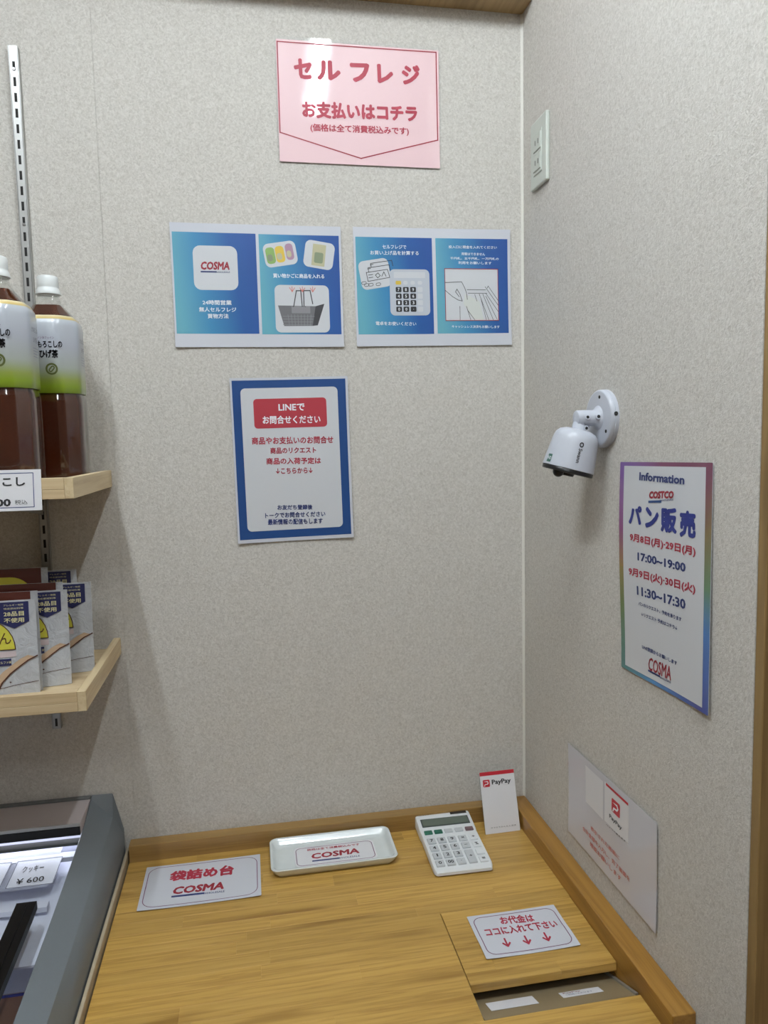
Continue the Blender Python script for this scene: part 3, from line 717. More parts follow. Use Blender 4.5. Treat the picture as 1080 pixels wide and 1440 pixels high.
# blue guide two
f2 = wavy(0.0005, 20, 13, 1.4, 0.3, 0.0018, 0.303, 0.216)
g2 = poster('guide_poster', 'blue two-panel guide poster with calculator and banknotes picture, right of its pair', mtx_back(-0.1776, 0.9689, 0.0122), 0.303, 0.216, M['paper_coat'], f2)
put('blue_panel', rrect(-0.0751, 0.0022, 0.1450, 0.1765, 0, 14, 14), M['grad_blue'], g2, f2, 0.0007)
put('blue_panel', rrect(0.0750, 0.0025, 0.1415, 0.1758, 0, 14, 14), M['grad_blue'], g2, f2, 0.0007)
put('white_tile', rrect(-0.1128, 0.0242, 0.0570, 0.0520, 0.010, 8, 5, R(9)), M['white_coat'], g2, f2, 0.0009)
put('white_tile', rrect(-0.0474, -0.0094, 0.0765, 0.0845, 0.009, 8, 6), M['ph_lgrey'], g2, f2, 0.0010)
for j in range(4):
    for i in range(3):
        put('printed_key', rrect(-0.0690+i*0.01385, -0.0042-j*0.0120, 0.0110, 0.0096, 0.002, 2, 2), M['ink_k'], g2, f2, 0.0012)
        s = ('789', '456', '123', '00.')[j][i]
        obj('printed_number', bend(text_bm(s, -0.0690+i*0.01385, -0.0042-j*0.0120, 0.0035 if s != '.' else 0.001, 0.0056 if s != '.' else 0.001, 0, 0.01), f2, 0.0014), M['ink_w'], g2)
    put('printed_key', rrect(-0.0280, -0.0042-j*0.0120, 0.0100, 0.0096, 0.002, 2, 2), M['white_coat'], g2, f2, 0.0012)
put('printed_key', rrect(-0.0690, 0.0083, 0.0105, 0.0070, 0.002, 2, 2), M['ph_yellow'], g2, f2, 0.0012)
for i in range(3): put('printed_key', rrect(-0.0555+i*0.0138, 0.0083, 0.0085, 0.0070, 0.003, 2, 2), M['white_coat'], g2, f2, 0.0012)
put('printed_display', rrect(-0.0474, 0.0225, 0.0600, 0.0110, 0.002, 4, 2), M['white_coat'], g2, f2, 0.0012)
notes = []
for dx, dy in ((0.0085, 0.0165), (0.0035, 0.0085), (0, 0)):
    q = [(-0.1290+dx, 0.0265+dy), (-0.0890+dx, 0.0325+dy), (-0.0850+dx, 0.0180+dy), (-0.1262+dx, 0.0105+dy)]
    if dy == 0: notes += list(zip(q, q[1:]+q[:1]))
    else: notes += [(q[0], q[1]), (q[1], (q[1][0]+0.002, q[1][1]-0.010)), (q[0], (q[0][0]+0.001, q[0][1]-0.007))]
notes += [((-0.1250, 0.0220), (-0.1170, 0.0230)), ((-0.1245, 0.0170), (-0.1170, 0.0182)), ((-0.112, 0.022), (-0.107, 0.026)), ((-0.107, 0.026), (-0.103, 0.021)), ((-0.103, 0.021), (-0.108, 0.017)), ((-0.108, 0.017), (-0.112, 0.022)), ((-0.100, 0.020), (-0.096, 0.028)), ((-0.096, 0.028), (-0.092, 0.020)), ((-0.121, 0.0405), (-0.116, 0.0412)), ((-0.126, 0.0330), (-0.121, 0.0338))]
put('banknote_sketch', lines(notes, 0.0011), M['ink_k'], g2, f2, 0.0012)
for x, y in ((-0.1340, 0.0075), (-0.1290, 0.0040), (-0.1210, 0.0045), (-0.1070, 0.0055)):
    put('coin_sketch', ring(x, y, 0.0095, 0.0055, 0.0026, 0.0009, R(8)), M['ink_k'], g2, f2, 0.0012)
put('picture_ground', rrect(0.0733, -0.0134, 0.1058, 0.0968, 0, 8, 6), M['white_coat'], g2, f2, 0.0009)
put('picture_frame', ring(0.0733, -0.0134, 0.1062, 0.0972, 0.0006, 0.0012), M['ink_m'], g2, f2, 0.0012)
put('sketch_fill', poly([(0.0600, -0.0120), (0.0880, -0.0250), (0.0960, -0.0600), (0.0780, -0.0600), (0.0560, -0.0300)]), M['ph_skin'], g2, f2, 0.0010)
put('hand_sketch', pline([(0.0208, 0.0090), (0.0534, 0.0106), (0.0590, 0.0000), (0.0626, -0.0100), (0.0640, -0.0220)], 0.0010), M['ink_k'], g2, f2, 0.0012)
put('hand_sketch', pline([(0.0208, -0.0053), (0.0350, -0.0170), (0.0463, -0.0234), (0.0540, -0.0250), (0.0500, -0.0130), (0.0440, -0.0030), (0.0410, -0.0080), (0.0480, -0.0170)], 0.0010), M['ink_k'], g2, f2, 0.0012)
put('slot_sketch', lines([((0.0642, -0.0040), (0.1010, -0.0040)), ((0.0660, -0.0105), (0.1030, -0.0105)), ((0.1000, 0.0015), (0.1255, -0.0330)), ((0.1040, -0.0010), (0.1060, 0.0030)), ((0.1060, 0.0030), (0.1262, -0.0250)), ((0.1010, -0.0105), (0.1255, -0.0450)), ((0.1010, -0.0160), (0.1230, -0.0600)), ((0.0950, -0.0120), (0.1150, -0.0600)), ((0.0880, -0.0120), (0.1060, -0.0600)), ((0.0910, -0.0200), (0.1010, -0.0600)), ((0.0790, -0.0130), (0.0830, -0.0250)), ((0.0620, -0.0350), (0.0700, -0.0600)), ((0.0640, -0.0420), (0.0780, -0.0600)), ((0.0490, -0.0350), (0.0490, -0.0600))], 0.0009), M['ph_dark'], g2, f2, 0.0012)
letter('b2', g2, f2, 0.0012)
# enquiry poster
f3 = wavy(0.0005, 16, 12, 0.9, 0.5, 0.0030, 0.216, 0.303)
g3 = poster('enquiry_poster', 'portrait poster with blue frame and red heading box below the pair of guides', mtx_back(-0.4531, 0.6516, 0.0141), 0.216, 0.303, M['paper_coat'], f3)
put('blue_frame', rrect(-0.0004, 0.0011, 0.2080, 0.2920, 0.0005, 16, 20), M['ink_frame_blue'], g3, f3, 0.0007)
put('white_area', rrect(-0.0007, 0.0013, 0.1780, 0.2630, 0.0085, 16, 20), M['white_coat'], g3, f3, 0.0010)
put('red_heading_box', rrect(-0.0005, 0.0863, 0.1340, 0.0540, 0.0065, 12, 6), M['ink_red_box'], g3, f3, 0.0012)
letter('line', g3, f3, 0.0015)
# bread sale poster on the right wall
def f4(x, y): return 0.0006+0.0018*(1+math.sin(17*y+0.8))*max(0.0, (0.108-x)/0.216)**1.2+0.0035*max(0.0, x/0.108)**2*(0.5-y/0.303)
g4 = poster('bread_sale_poster', 'portrait poster with rainbow border and dates on the right wall', mtx_right(-0.5055, 0.4957, 0.0197), 0.216, 0.303, M['paper_coat'], f4)
put('rainbow_border', rrect(0, 0, 0.2160, 0.3030, 0.0015, 18, 22), M['rainbow'], g4, f4, 0.0007)
put('white_area', rrect(-0.0003, 0.0003, 0.1915, 0.2915, 0.0004, 16, 22), M['white_coat'], g4, f4, 0.0010)
letter('costco', g4, f4, 0.0014)
put('logo_underline', lines([((-0.0281, 0.0980), (0.0000, 0.1000))], 0.0032), M['ink_frame_blue'], g4, f4, 0.0014)
put('logo_underline', lines([((-0.0310, -0.1356), (-0.0030, -0.1357))], 0.0026), M['ink_n'], g4, f4, 0.0014)
# payment sheet low on the right wall
f5 = wavy(0.0007, 20, 18, 0.3, 0.2, 0.0010, 0.295, 0.169)
g5 = thing('payment_sheet', 'laminated landscape sheet with payment card low on the right wall above the moulding', 'notice', mtx=mtx_right(-0.3607, 0.0718, 0.0076))
obj('sheet', bend(rrect(0.0008, -0.0004, 0.2865, 0.1600, 0.0006, 24, 12, 0, 0.0004), f5), M['pp_paper'], g5)
obj('laminate_edge', bend(ring(0, 0, 0.2947, 0.1690, 0.0015, 0.0046, sub=14), f5, 0.0004), M['film'], g5)
put('white_code_card', rrect(-0.0441, 0.0367, 0.0622, 0.0630, 0.0006, 6, 6), M['paper'], g5, f5, 0.0007)
put('white_logo_card', rrect(0.0302, 0.0391, 0.0755, 0.0640, 0.0006, 6, 6), M['paper'], g5, f5, 0.0007)
put('red_strip', rrect(0.0319, 0.0690, 0.0696, 0.0040, 0, 6, 1), M['ink_band_red'], g5, f5, 0.0010)
put('logo_square', rrect(0.0293, 0.0455, 0.0262, 0.0215, 0.003, 4, 4), M['ink_band_red'], g5, f5, 0.0010)
lx, ly = 0.0293, 0.0455
put('logo_mark', poly([(lx-0.0100, ly+0.0045), (lx+0.0050, ly+0.0068), (lx+0.0090, ly+0.0012), (lx+0.0050, ly-0.0040), (lx-0.0050, ly-0.0046), (lx-0.0070, ly-0.0092), (lx-0.0100, ly-0.0092), (lx-0.0070, ly-0.0020), (lx+0.0035, ly-0.0012), (lx+0.0052, ly+0.0012), (lx+0.0030, ly+0.0038)]), M['ink_w'], g5, f5, 0.0012)
letter('pp', g5, f5, 0.0012)

# ================================================================ WALL SOCKET
so = thing('wall_socket', 'pale square-edged wall socket plate high on the right wall', 'socket', mtx=mtx_right(-0.0937, 1.1885, 0, 0))
obj('plate', box(-0.0362, 0.0362, -0.0580, 0.0580, 0, 0.0075, 0.0025, 2), M['switch_plastic'], so)
obj('insert', box(-0.0185, 0.0185, -0.0370, 0.0370, 0.0070, 0.0090, 0.0008), M['switch_plastic'], so)
for dy in (0.017, -0.017):
    fc = obj('socket_face', box(-0.0165, 0.0165, dy-0.0145, dy+0.0145, 0.0086, 0.0104, 0.0012), M['switch_plastic'], so)
    for dx in (-0.0063, 0.0063): obj('pin_hole', box(dx-0.0010, dx+0.0010, dy-0.0042, dy+0.0042, 0.0100, 0.0106), M['black_gap'], fc)

# ================================================================ SECURITY CAMERA
cc = thing('security_camera', 'white bullet security camera on a round bracket on the right wall', 'camera', (0, -0.3400, 0.7090))
o_ = Vector((0, -0.3400, 0.7090))
RX = Matrix.Rotation(R(-90), 4, 'Y')   # lathe axis z -> -x (out of the wall)
base = lathe([(0.0438, 0.0), (0.0440, 0.0012), (0.0440, 0.0052), (0.0434, 0.0058), (0.0434, 0.0064), (0.0438, 0.0070), (0.0434, 0.0108), (0.0420, 0.0124), (0.0400, 0.0128)], 48)
base.transform(RX); bmesh.ops.recalc_face_normals(base, faces=list(base.faces))
obj('base', base, M['white_plastic'], cc, smooth=True)
arm = lathe([(0.0190, 0.0122), (0.0170, 0.0145), (0.0132, 0.0175), (0.0120, 0.0210), (0.0120, 0.0455), (0.0112, 0.0480), (0.0076, 0.0495)], 32)
arm.transform(RX); bmesh.ops.translate(arm, vec=(0, 0, 0.0015), verts=arm.verts); bmesh.ops.recalc_face_normals(arm, faces=list(arm.faces))
obj('arm', arm, M['white_plastic'], cc, smooth=True)
# knuckle under the arm end, then the neck
kn = bmesh.new(); bmesh.ops.create_uvsphere(kn, u_segments=24, v_segments=14, radius=0.0108); bmesh.ops.scale(kn, vec=(0.75, 1, 1.15), verts=kn.verts)
bmesh.ops.translate(kn, vec=(-0.0420, 0.000, -0.0020), verts=kn.verts)
obj('knuckle', kn, M['white_plastic'], cc, smooth=True)
obj('neck', tube((-0.0430, 0, -0.0040), (-0.0440, 0, -0.0215), 0.0085, 24, 0.0125), M['white_plastic'], cc, smooth=True)
BT = Vector((-0.0440, -0.340, 0.6925)); BB = Vector((-0.0605, -0.340+0.004, 0.6285))
ax = (BB-BT).normalized(); BL_ = (BB-BT).length
BM = Matrix.Translation(BT-o_) @ ax.to_track_quat('Z', 'Y').to_matrix().to_4x4()
body = lathe([(0.0090, -0.0015), (0.0190, -0.0008), (0.0265, 0.0022), (0.0312, 0.0070), (0.0334, 0.0130), (0.0345, 0.0200), (0.0367, 0.0380), (0.0383, 0.0530), (0.0388, 0.0590), (0.0380, 0.0597)], 48)
body.transform(BM); bmesh.ops.recalc_face_normals(body, faces=list(body.faces))
hd = obj('housing', body, M['white_plastic'], cc, smooth=True)
face = lathe([(0.0376, 0.0593), (0.0384, 0.0604), (0.0384, 0.0650), (0.0368, 0.0660), (0.0120, 0.0662), (0.0105, 0.0700), (0.0060, 0.0706)], 48)
face.transform(BM); bmesh.ops.recalc_face_normals(face, faces=list(face.faces))
obj('front_plate', face, M['black'], cc, smooth=True)
ln = bmesh.new(); bmesh.ops.create_uvsphere(ln, u_segments=16, v_segments=10, radius=0.0085)
bmesh.ops.translate(ln, vec=BM @ Vector((0, -0.0, 0.0650)) + Vector((-0.0200, -0.014, 0.0025)), verts=ln.verts)
obj('lens', ln, M['black'], cc, smooth=True)
Z_ = Vector((cam.location.x, cam.location.y, cam.location.z))
def ring_hole(name, p, n, r, m='black_gap', d=0.0012, rim=True):
    n = Vector(n).normalized(); mm = Matrix.Translation(Vector(p)) @ n.to_track_quat('Z', 'Y').to_matrix().to_4x4()
    if rim:
        b = lathe([(r*1.7, -0.001), (r*1.7, d), (r*1.1, d+0.0003)], 16); b.transform(mm); obj('screw_boss', b, M['white_plastic'], cc, smooth=True)
    b = lathe([(r, -0.001), (r, d+0.0005)], 14); b.transform(mm); obj(name, b, M[m], cc)
ring_hole('screw_hole', (-0.0350, -0.0120, 0.0025), (0, -1, 0.15), 0.0023)
ring_hole('screw_hole', (-0.0185, -0.0136, 0.0030), (0, -1, 0.15), 0.0026)
ring_hole('screw_hole', (-0.0365, -0.0110, -0.0135), (0, -1, -0.1), 0.0022)
for a in (100, -20, 215):
    ring_hole('screw_hole', (-0.0126, 0.033*math.cos(R(a)), 0.033*math.sin(R(a))), (-1, 0, 0), 0.0026, d=0.0002, rim=False)
ring_hole('screw_hole', (-0.0055, -0.0434, 0.0065), (0, -1, 0.15), 0.0030, d=0.0004, rim=False)
# brand lettering and sticker wrapped on the housing
def on_body(bm, phi0, lift=0.0004, zc=0.040):
    inv = BM
    for v in bm.verts:
        s, t = v.co.x, v.co.y      # s along the axis (towards the face), t round the body
        z = zc+s; r_ = 0.0367+(z-0.038)*0.105+lift
        ph = phi0-t/0.038
        v.co = inv @ Vector((r_*math.cos(ph), r_*math.sin(ph), z))
    return bm
# direction from the axis towards the viewer side, expressed in the body frame
vd = BM.to_3x3().inverted() @ Vector((-0.18, -1, 0.0)); PH = math.atan2(vd.y, vd.x)
obj('logo_lettering', on_body(text_bm('Swann', 0.004, 0, 0.0215, 0.0060, 0, 0.012), PH-0.05, 0.0004, 0.034), M['ink_k'], hd)
obj('logo_mark', on_body(ring(-0.0125, 0, 0.0075, 0.0070, 0.0034, 0.0017, 0, 5, 2), PH-0.05, 0.0004, 0.034), M['ink_k'], hd)
obj('sticker', on_body(rrect(0, 0, 0.0120, 0.0090, 0, 4, 6), PH+1.15, 0.0005, 0.0500), mat('camera_sticker', srgb(64, 104, 92), 0.4), hd)
obj('sticker_lettering', on_body(text_bm('FHD', 0, 0, 0.0085, 0.0050, R(90), 0.02), PH+1.15, 0.0009, 0.0500), M['ink_w'], hd)

# ================================================================ SHELVES, RAIL, BRACKETS
rl = thing('slotted_rail', 'slotted steel shelf rail fixed upright on the wall at the left', 'rail', (-0.893, 0, 0.178))
RL = 1.347-0.178; rw = 0.0068
obj('web', box(-rw, rw, -0.0110, -0.0098, 0, RL), M['steel'], rl)
for s in (-1, 1): obj('side_flange', box(s*rw-0.0007, s*rw+0.0007, -0.0110, -0.0003, 0, RL), M['steel'], rl)
sm = None; z = 0.012; k = 0
while z < RL-0.012:
    b = box(-0.0021, 0.0021, -0.01125, -0.0109, -0.0072, 0.0072)
    if sm is None: so_ = obj('slot', b, M['black_gap'], rl, loc=(0, 0, z)); sm = so_.data
    else: b.free(); obj('slot', sm, None, rl, loc=(0, 0, z))
    z += 0.0250
for z in (1.310-0.178, 1.060-0.178, 0.22): obj('screw_head', tube((0, -0.0108, z+0.0), (0, -0.0130, z+0.0), 0.0032, 14, 0.0022), M['chrome'], rl, smooth=True)
XR = -0.7765; XL = -1.72
def shelf(ztop, label):
    t = thing('wall_shelf', label, 'shelf', (XR-0.3, 0, ztop-0.0295), group=None)
    ox = -(XR-0.3); oz = -(ztop-0.0295)
    def p(name, b, m):
        bmesh.ops.translate(b, vec=(ox, 0, oz), verts=b.verts); return obj(name, b, m, t)
    p('base_board', box(XL, XR-0.0122, -0.3000, -0.0130, ztop-0.0295, ztop-0.0165, 0.0004), M['pale_x'])
    p('front_lip', box(XL, XR-0.0122, -0.3000, -0.2880, ztop-0.0163, ztop, 0.0006), M['pale_x'])
    p('side_board', box(XR-0.0120, XR, -0.3000, -0.0006, ztop-0.0295, ztop, 0.0006), M['pale_y'])
    p('back_lip', box(XL, XR-0.0122, -0.0126, -0.0120, ztop-0.0295, ztop-0.0165), M['pale_x'])
    return t
shelf(0.6410, 'upper pale wooden shelf with low rim carrying the tea bottles')
shelf(0.3355, 'lower pale wooden shelf with low rim carrying the food pouches')
for zt, lb in ((0.6410-0.0297, 'steel shelf bracket under the upper wooden shelf'), (0.3355-0.0297, 'steel shelf bracket hidden under the lower wooden shelf')):
    b = rings([[(-0.8942, -0.0112, zt-0.045), (-0.8918, -0.0112, zt-0.045), (-0.8918, -0.0112, zt), (-0.8942, -0.0112, zt)],
               [(-0.8942, -0.10, zt-0.032), (-0.8918, -0.10, zt-0.032), (-0.8918, -0.10, zt), (-0.8942, -0.10, zt)],
               [(-0.8942, -0.27, zt-0.010), (-0.8918, -0.27, zt-0.010), (-0.8918, -0.27, zt), (-0.8942, -0.27, zt)]])
    bmesh.ops.recalc_face_normals(b, faces=list(b.faces))
    tag(obj('shelf_bracket', b, M['steel']), lb, 'bracket')
# price card on the upper shelf
PM = Matrix.Translation((-0.8830, -0.3022, 0.6255)) @ Matrix.Rotation(R(1.5), 4, 'Z') @ Matrix.Rotation(R(90-6), 4, 'X')
pc = thing('price_card', 'white price card clipped to the front of the upper shelf', 'price card', mtx=PM)
obj('card', rrect(0, 0, 0.1300, 0.0565, 0.0006, 2, 2, 0, 0.0012), M['paper'], pc)
put('printed_border', ring(-0.002, 0, 0.1150, 0.0480, 0.0006, 0.0010), M['ink_n'], pc, flat, 0.0014)
obj('lettering', bend(text_bm('とうもろこし', -0.0020, 0.0120, 0.0930, 0.0125, 0, 0.03), flat, 0.0015), M['ink_k'], pc)
obj('lettering', bend(text_bm('のひげ茶', -0.0190, -0.0030, 0.0500, 0.0115, 0, 0.03), flat, 0.0015), M['ink_k'], pc)
obj('lettering', bend(text_bm('00', 0.0160, -0.0165, 0.0190, 0.0105, 0, 0.04), flat, 0.0015), M['ink_k'], pc)
obj('lettering', bend(text_bm('税込', 0.0385, -0.0165, 0.0160, 0.0065, 0, 0.0), flat, 0.0015), M['ink_k'], pc)

# ---- tea bottles
def octo(h, c, z):
    c = min(c, h*0.9)
    return [(-h+c, -h, z), (h-c, -h, z), (h, -h+c, z), (h, h-c, z), (h-c, h, z), (-h+c, h, z), (-h, h-c, z), (-h, -h+c, z)]
def soft(h, c, z, n=6, k=0.22):
    """octagon whose corners are rounded a little"""
    P = octo(h, c, z); Q = []
    for i in range(8):
        a, b, d = Vector(P[i-1]), Vector(P[i]), Vector(P[(i+1) % 8])
        s = b+(a-b)*k; e = b+(d-b)*k
        for j in range(n):
            t = j/(n-1); Q.append(tuple((1-t)**2*s+2*t*(1-t)*b+t*t*e))
    return Q
def label_mat():
    t = NT('tea_label_print'); tc = t.n('ShaderNodeTexCoord'); sp = t.n('ShaderNodeSeparateXYZ'); t.l(tc.outputs['Object'], sp.inputs[0])
    mr = t.n('ShaderNodeMapRange'); t.l(sp.outputs[2], mr.inputs[0]); mr.inputs[1].default_value = 0.142; mr.inputs[2].default_value = 0.2635
    c = t.ramp(mr.outputs[0], [(0.0, srgb(104, 122, 26)), (0.09, srgb(124, 148, 34)), (0.17, srgb(136, 150, 70)), (0.33, srgb(158, 164, 158)), (0.6, srgb(164, 168, 178)), (0.93, srgb(178, 184, 192)), (0.945, srgb(196, 170, 90)), (1.0, srgb(226, 220, 190))])
    t.col(c); t.set(Roughness=0.3, Coat_Weight=0.6, Coat_Roughness=0.08); return t.m
M['tea_label'] = label_mat()
M['tea'] = mat('brown_tea', srgb(72, 32, 18), 0.12, bscale=30, Coat_Weight=0.7, Coat_Roughness=0.05)
M['cap'] = mat('bottle_cap', srgb(226, 230, 230), 0.4, bscale=60)
def bottle(x, y, label):
    t = thing('tea_bottle', label, 'bottle', (x, y, 0.6250), group='bottles of corn tea on the upper shelf')
    H = 0.0455; C = 0.0235
    sh = [(0.245, 1.0, C), (0.252, 0.97, C), (0.259, 0.88, C*0.95), (0.266, 0.76, C*0.9), (0.274, 0.60, C*0.8), (0.281, 0.46, 0.0130), (0.289, 0.35, 0.0100), (0.296, 0.31, 0.009)]
    lo = [(0.0, 0.80, C), (0.003, 0.90, C), (0.010, 0.985, C), (0.020, 1.0, C), (0.024, 0.975, C), (0.028, 1.0, C), (0.100, 1.0, C), (0.125, 1.0, C), (0.134, 0.985, C), (0.139, 0.95, C), (0.142, 0.95, C)]
    mid = [(0.142, 0.965, C), (0.245, 0.965, C)]
    L1 = [soft(H*s, c*s if s < 1 else c, z) for z, s, c in lo]
    L2 = [soft(H*s*0.97, (c*s if s < 1 else c)*0.97, z) for z, s, c in [(0.142, 0.95, C)]+[(0.245, 0.97, C)]+sh[1:6]]
    obj('tea', rings([soft(H*s*0.975, (c*s if s < 1 else c)*0.975, z+0.0008) for z, s, c in lo] + [soft(H*s*0.955, (c*s if s < 1 else c)*0.955, z) for z, s, c in sh[:6]]), M['tea'], t, smooth=True)
    obj('shell', rings([soft(H*s, (c*s if s < 1 else c), z) for z, s, c in lo+[(0.245, 0.965, C)]+[(z, s*0.99, c) for z, s, c in sh]], True, False), M['clear_plastic'], t, smooth=True)
    lb = rings([soft(H*s*1.004, (c*s if s < 1 else c), z) for z, s, c in [(0.1422, 0.985, C), (0.146, 1.0, C), (0.200, 1.0, C), (0.245, 1.0, C), (0.252, 0.975, C), (0.257, 0.915, C*0.97), (0.2620, 0.835, C*0.93)]], False, False)
    l_ = obj('label_sleeve', lb, M['tea_label'], t, smooth=True)
    # raised panels on the lower body
    for s in (-1, 1):
        pass
    def front(bm, dx=0, z0=0):
        for v in bm.verts: v.co = (v.co.x+dx, -H*1.012, v.co.y+z0)
        return bm
    obj('lettering', front(text_bm('とうもろこしの', 0, 0, 0.050, 0.0105, 0, 0.03), 0.0015, 0.2165), M['ink_k'], l_)
    obj('lettering', front(text_bm('ひげ茶', 0, 0, 0.027, 0.0130, 0, 0.04), 0.0060, 0.2020), M['ink_k'], l_)
    obj('lettering', front(text_bm('ノンカフェイン', 0, 0, 0.024, 0.0035, 0, 0.0), 0.0030, 0.2265), M['ink_purple'], l_)
    obj('corn_emblem', front(ring(0, 0, 0.0180, 0.0180, 0.0088, 0.0028, 0, 5, 2), 0.0090, 0.1790), mat('emblem_olive', srgb(84, 92, 40), 0.5) if 'emblem_olive' not in bpy.data.materials else bpy.data.materials['emblem_olive'], l_)
    obj('corn_emblem', front(ring(0, 0, 0.0110, 0.0062, 0.0030, 0.0018, R(50), 5, 2), 0.0090, 0.1790), bpy.data.materials['emblem_olive'], l_)
    def side(bm, dy, z0):
        for v in bm.verts: v.co = (H*1.012, dy+v.co.x, v.co.y+z0)
        return bm
    obj('lettering', side(text_bm('とうもろこしの', 0, 0, 0.030, 0.0070, 0, 0.0), 0.0, 0.2260), M['ink_k'], l_)
    obj('lettering', side(text_bm('ひげ茶', 0, 0, 0.018, 0.0080, 0, 0.0), 0.0, 0.2120), M['ink_k'], l_)
    obj('fine_print', side(lines([((-0.012, -0.004*k), (0.010, -0.004*k)) for k in range(4)], 0.0009), 0.0, 0.2000), M['ink_line_grey'], l_)
    obj('neck_ring', lathe([(0.0136, 0.2955), (0.0165, 0.2962), (0.0165, 0.2978), (0.0136, 0.2985)], 32), M['clear_plastic'], t, smooth=True)
    cp = lathe([(0.0186, 0.2990), (0.0188, 0.3004), (0.0172, 0.3060), (0.0158, 0.3085), (0.0158, 0.3100), (0.0162, 0.3115), (0.0160, 0.3240), (0.0150, 0.3268), (0.0130, 0.3278)], 40)
    obj('cap', cp, M['cap'], t, smooth=True)
    return t
bottle(-0.8370, -0.1150, 'corn tea bottle in the back row on the upper shelf, beside the wall end')
bottle(-0.8760, -0.2380, 'corn tea bottle nearest the front edge of the upper shelf')

# ---- food pouches
M['pouch'] = mat('silver_white_foil', srgb(196, 200, 206), 0.36, bscale=60)
_t = NT('crinkled_foil'); _v = _t.coords('Object', (1, 1, 1), True); _f = _t.noise(_v, 55, 3, 0.6, 1.2)
_t.col(_t.mix(_f, srgb(206, 209, 213), srgb(176, 180, 186))); _t.set(Roughness=0.34, Metallic=0.15); _t.bump(_f, 0.5, 0.004); M['pouch'] = _t.m
for n_, c_ in dict(p_maroon=(92, 38, 26), p_navy=(30, 34, 84), p_yellow=(206, 200, 70), p_cream=(222, 216, 170), p_pink=(206, 190, 192), p_brown=(84, 48, 34), p_tan=(196, 168, 140), p_orange=(206, 140, 40)).items():
    M[n_] = print_mat({'p_maroon': 'pouch_maroon', 'p_navy': 'pouch_navy', 'p_yellow': 'pouch_yellow', 'p_cream': 'pouch_cream', 'p_pink': 'pouch_pink', 'p_brown': 'pouch_brown', 'p_tan': 'pouch_tan', 'p_orange': 'pouch_orange'}[n_], srgb(*c_), 0.3)
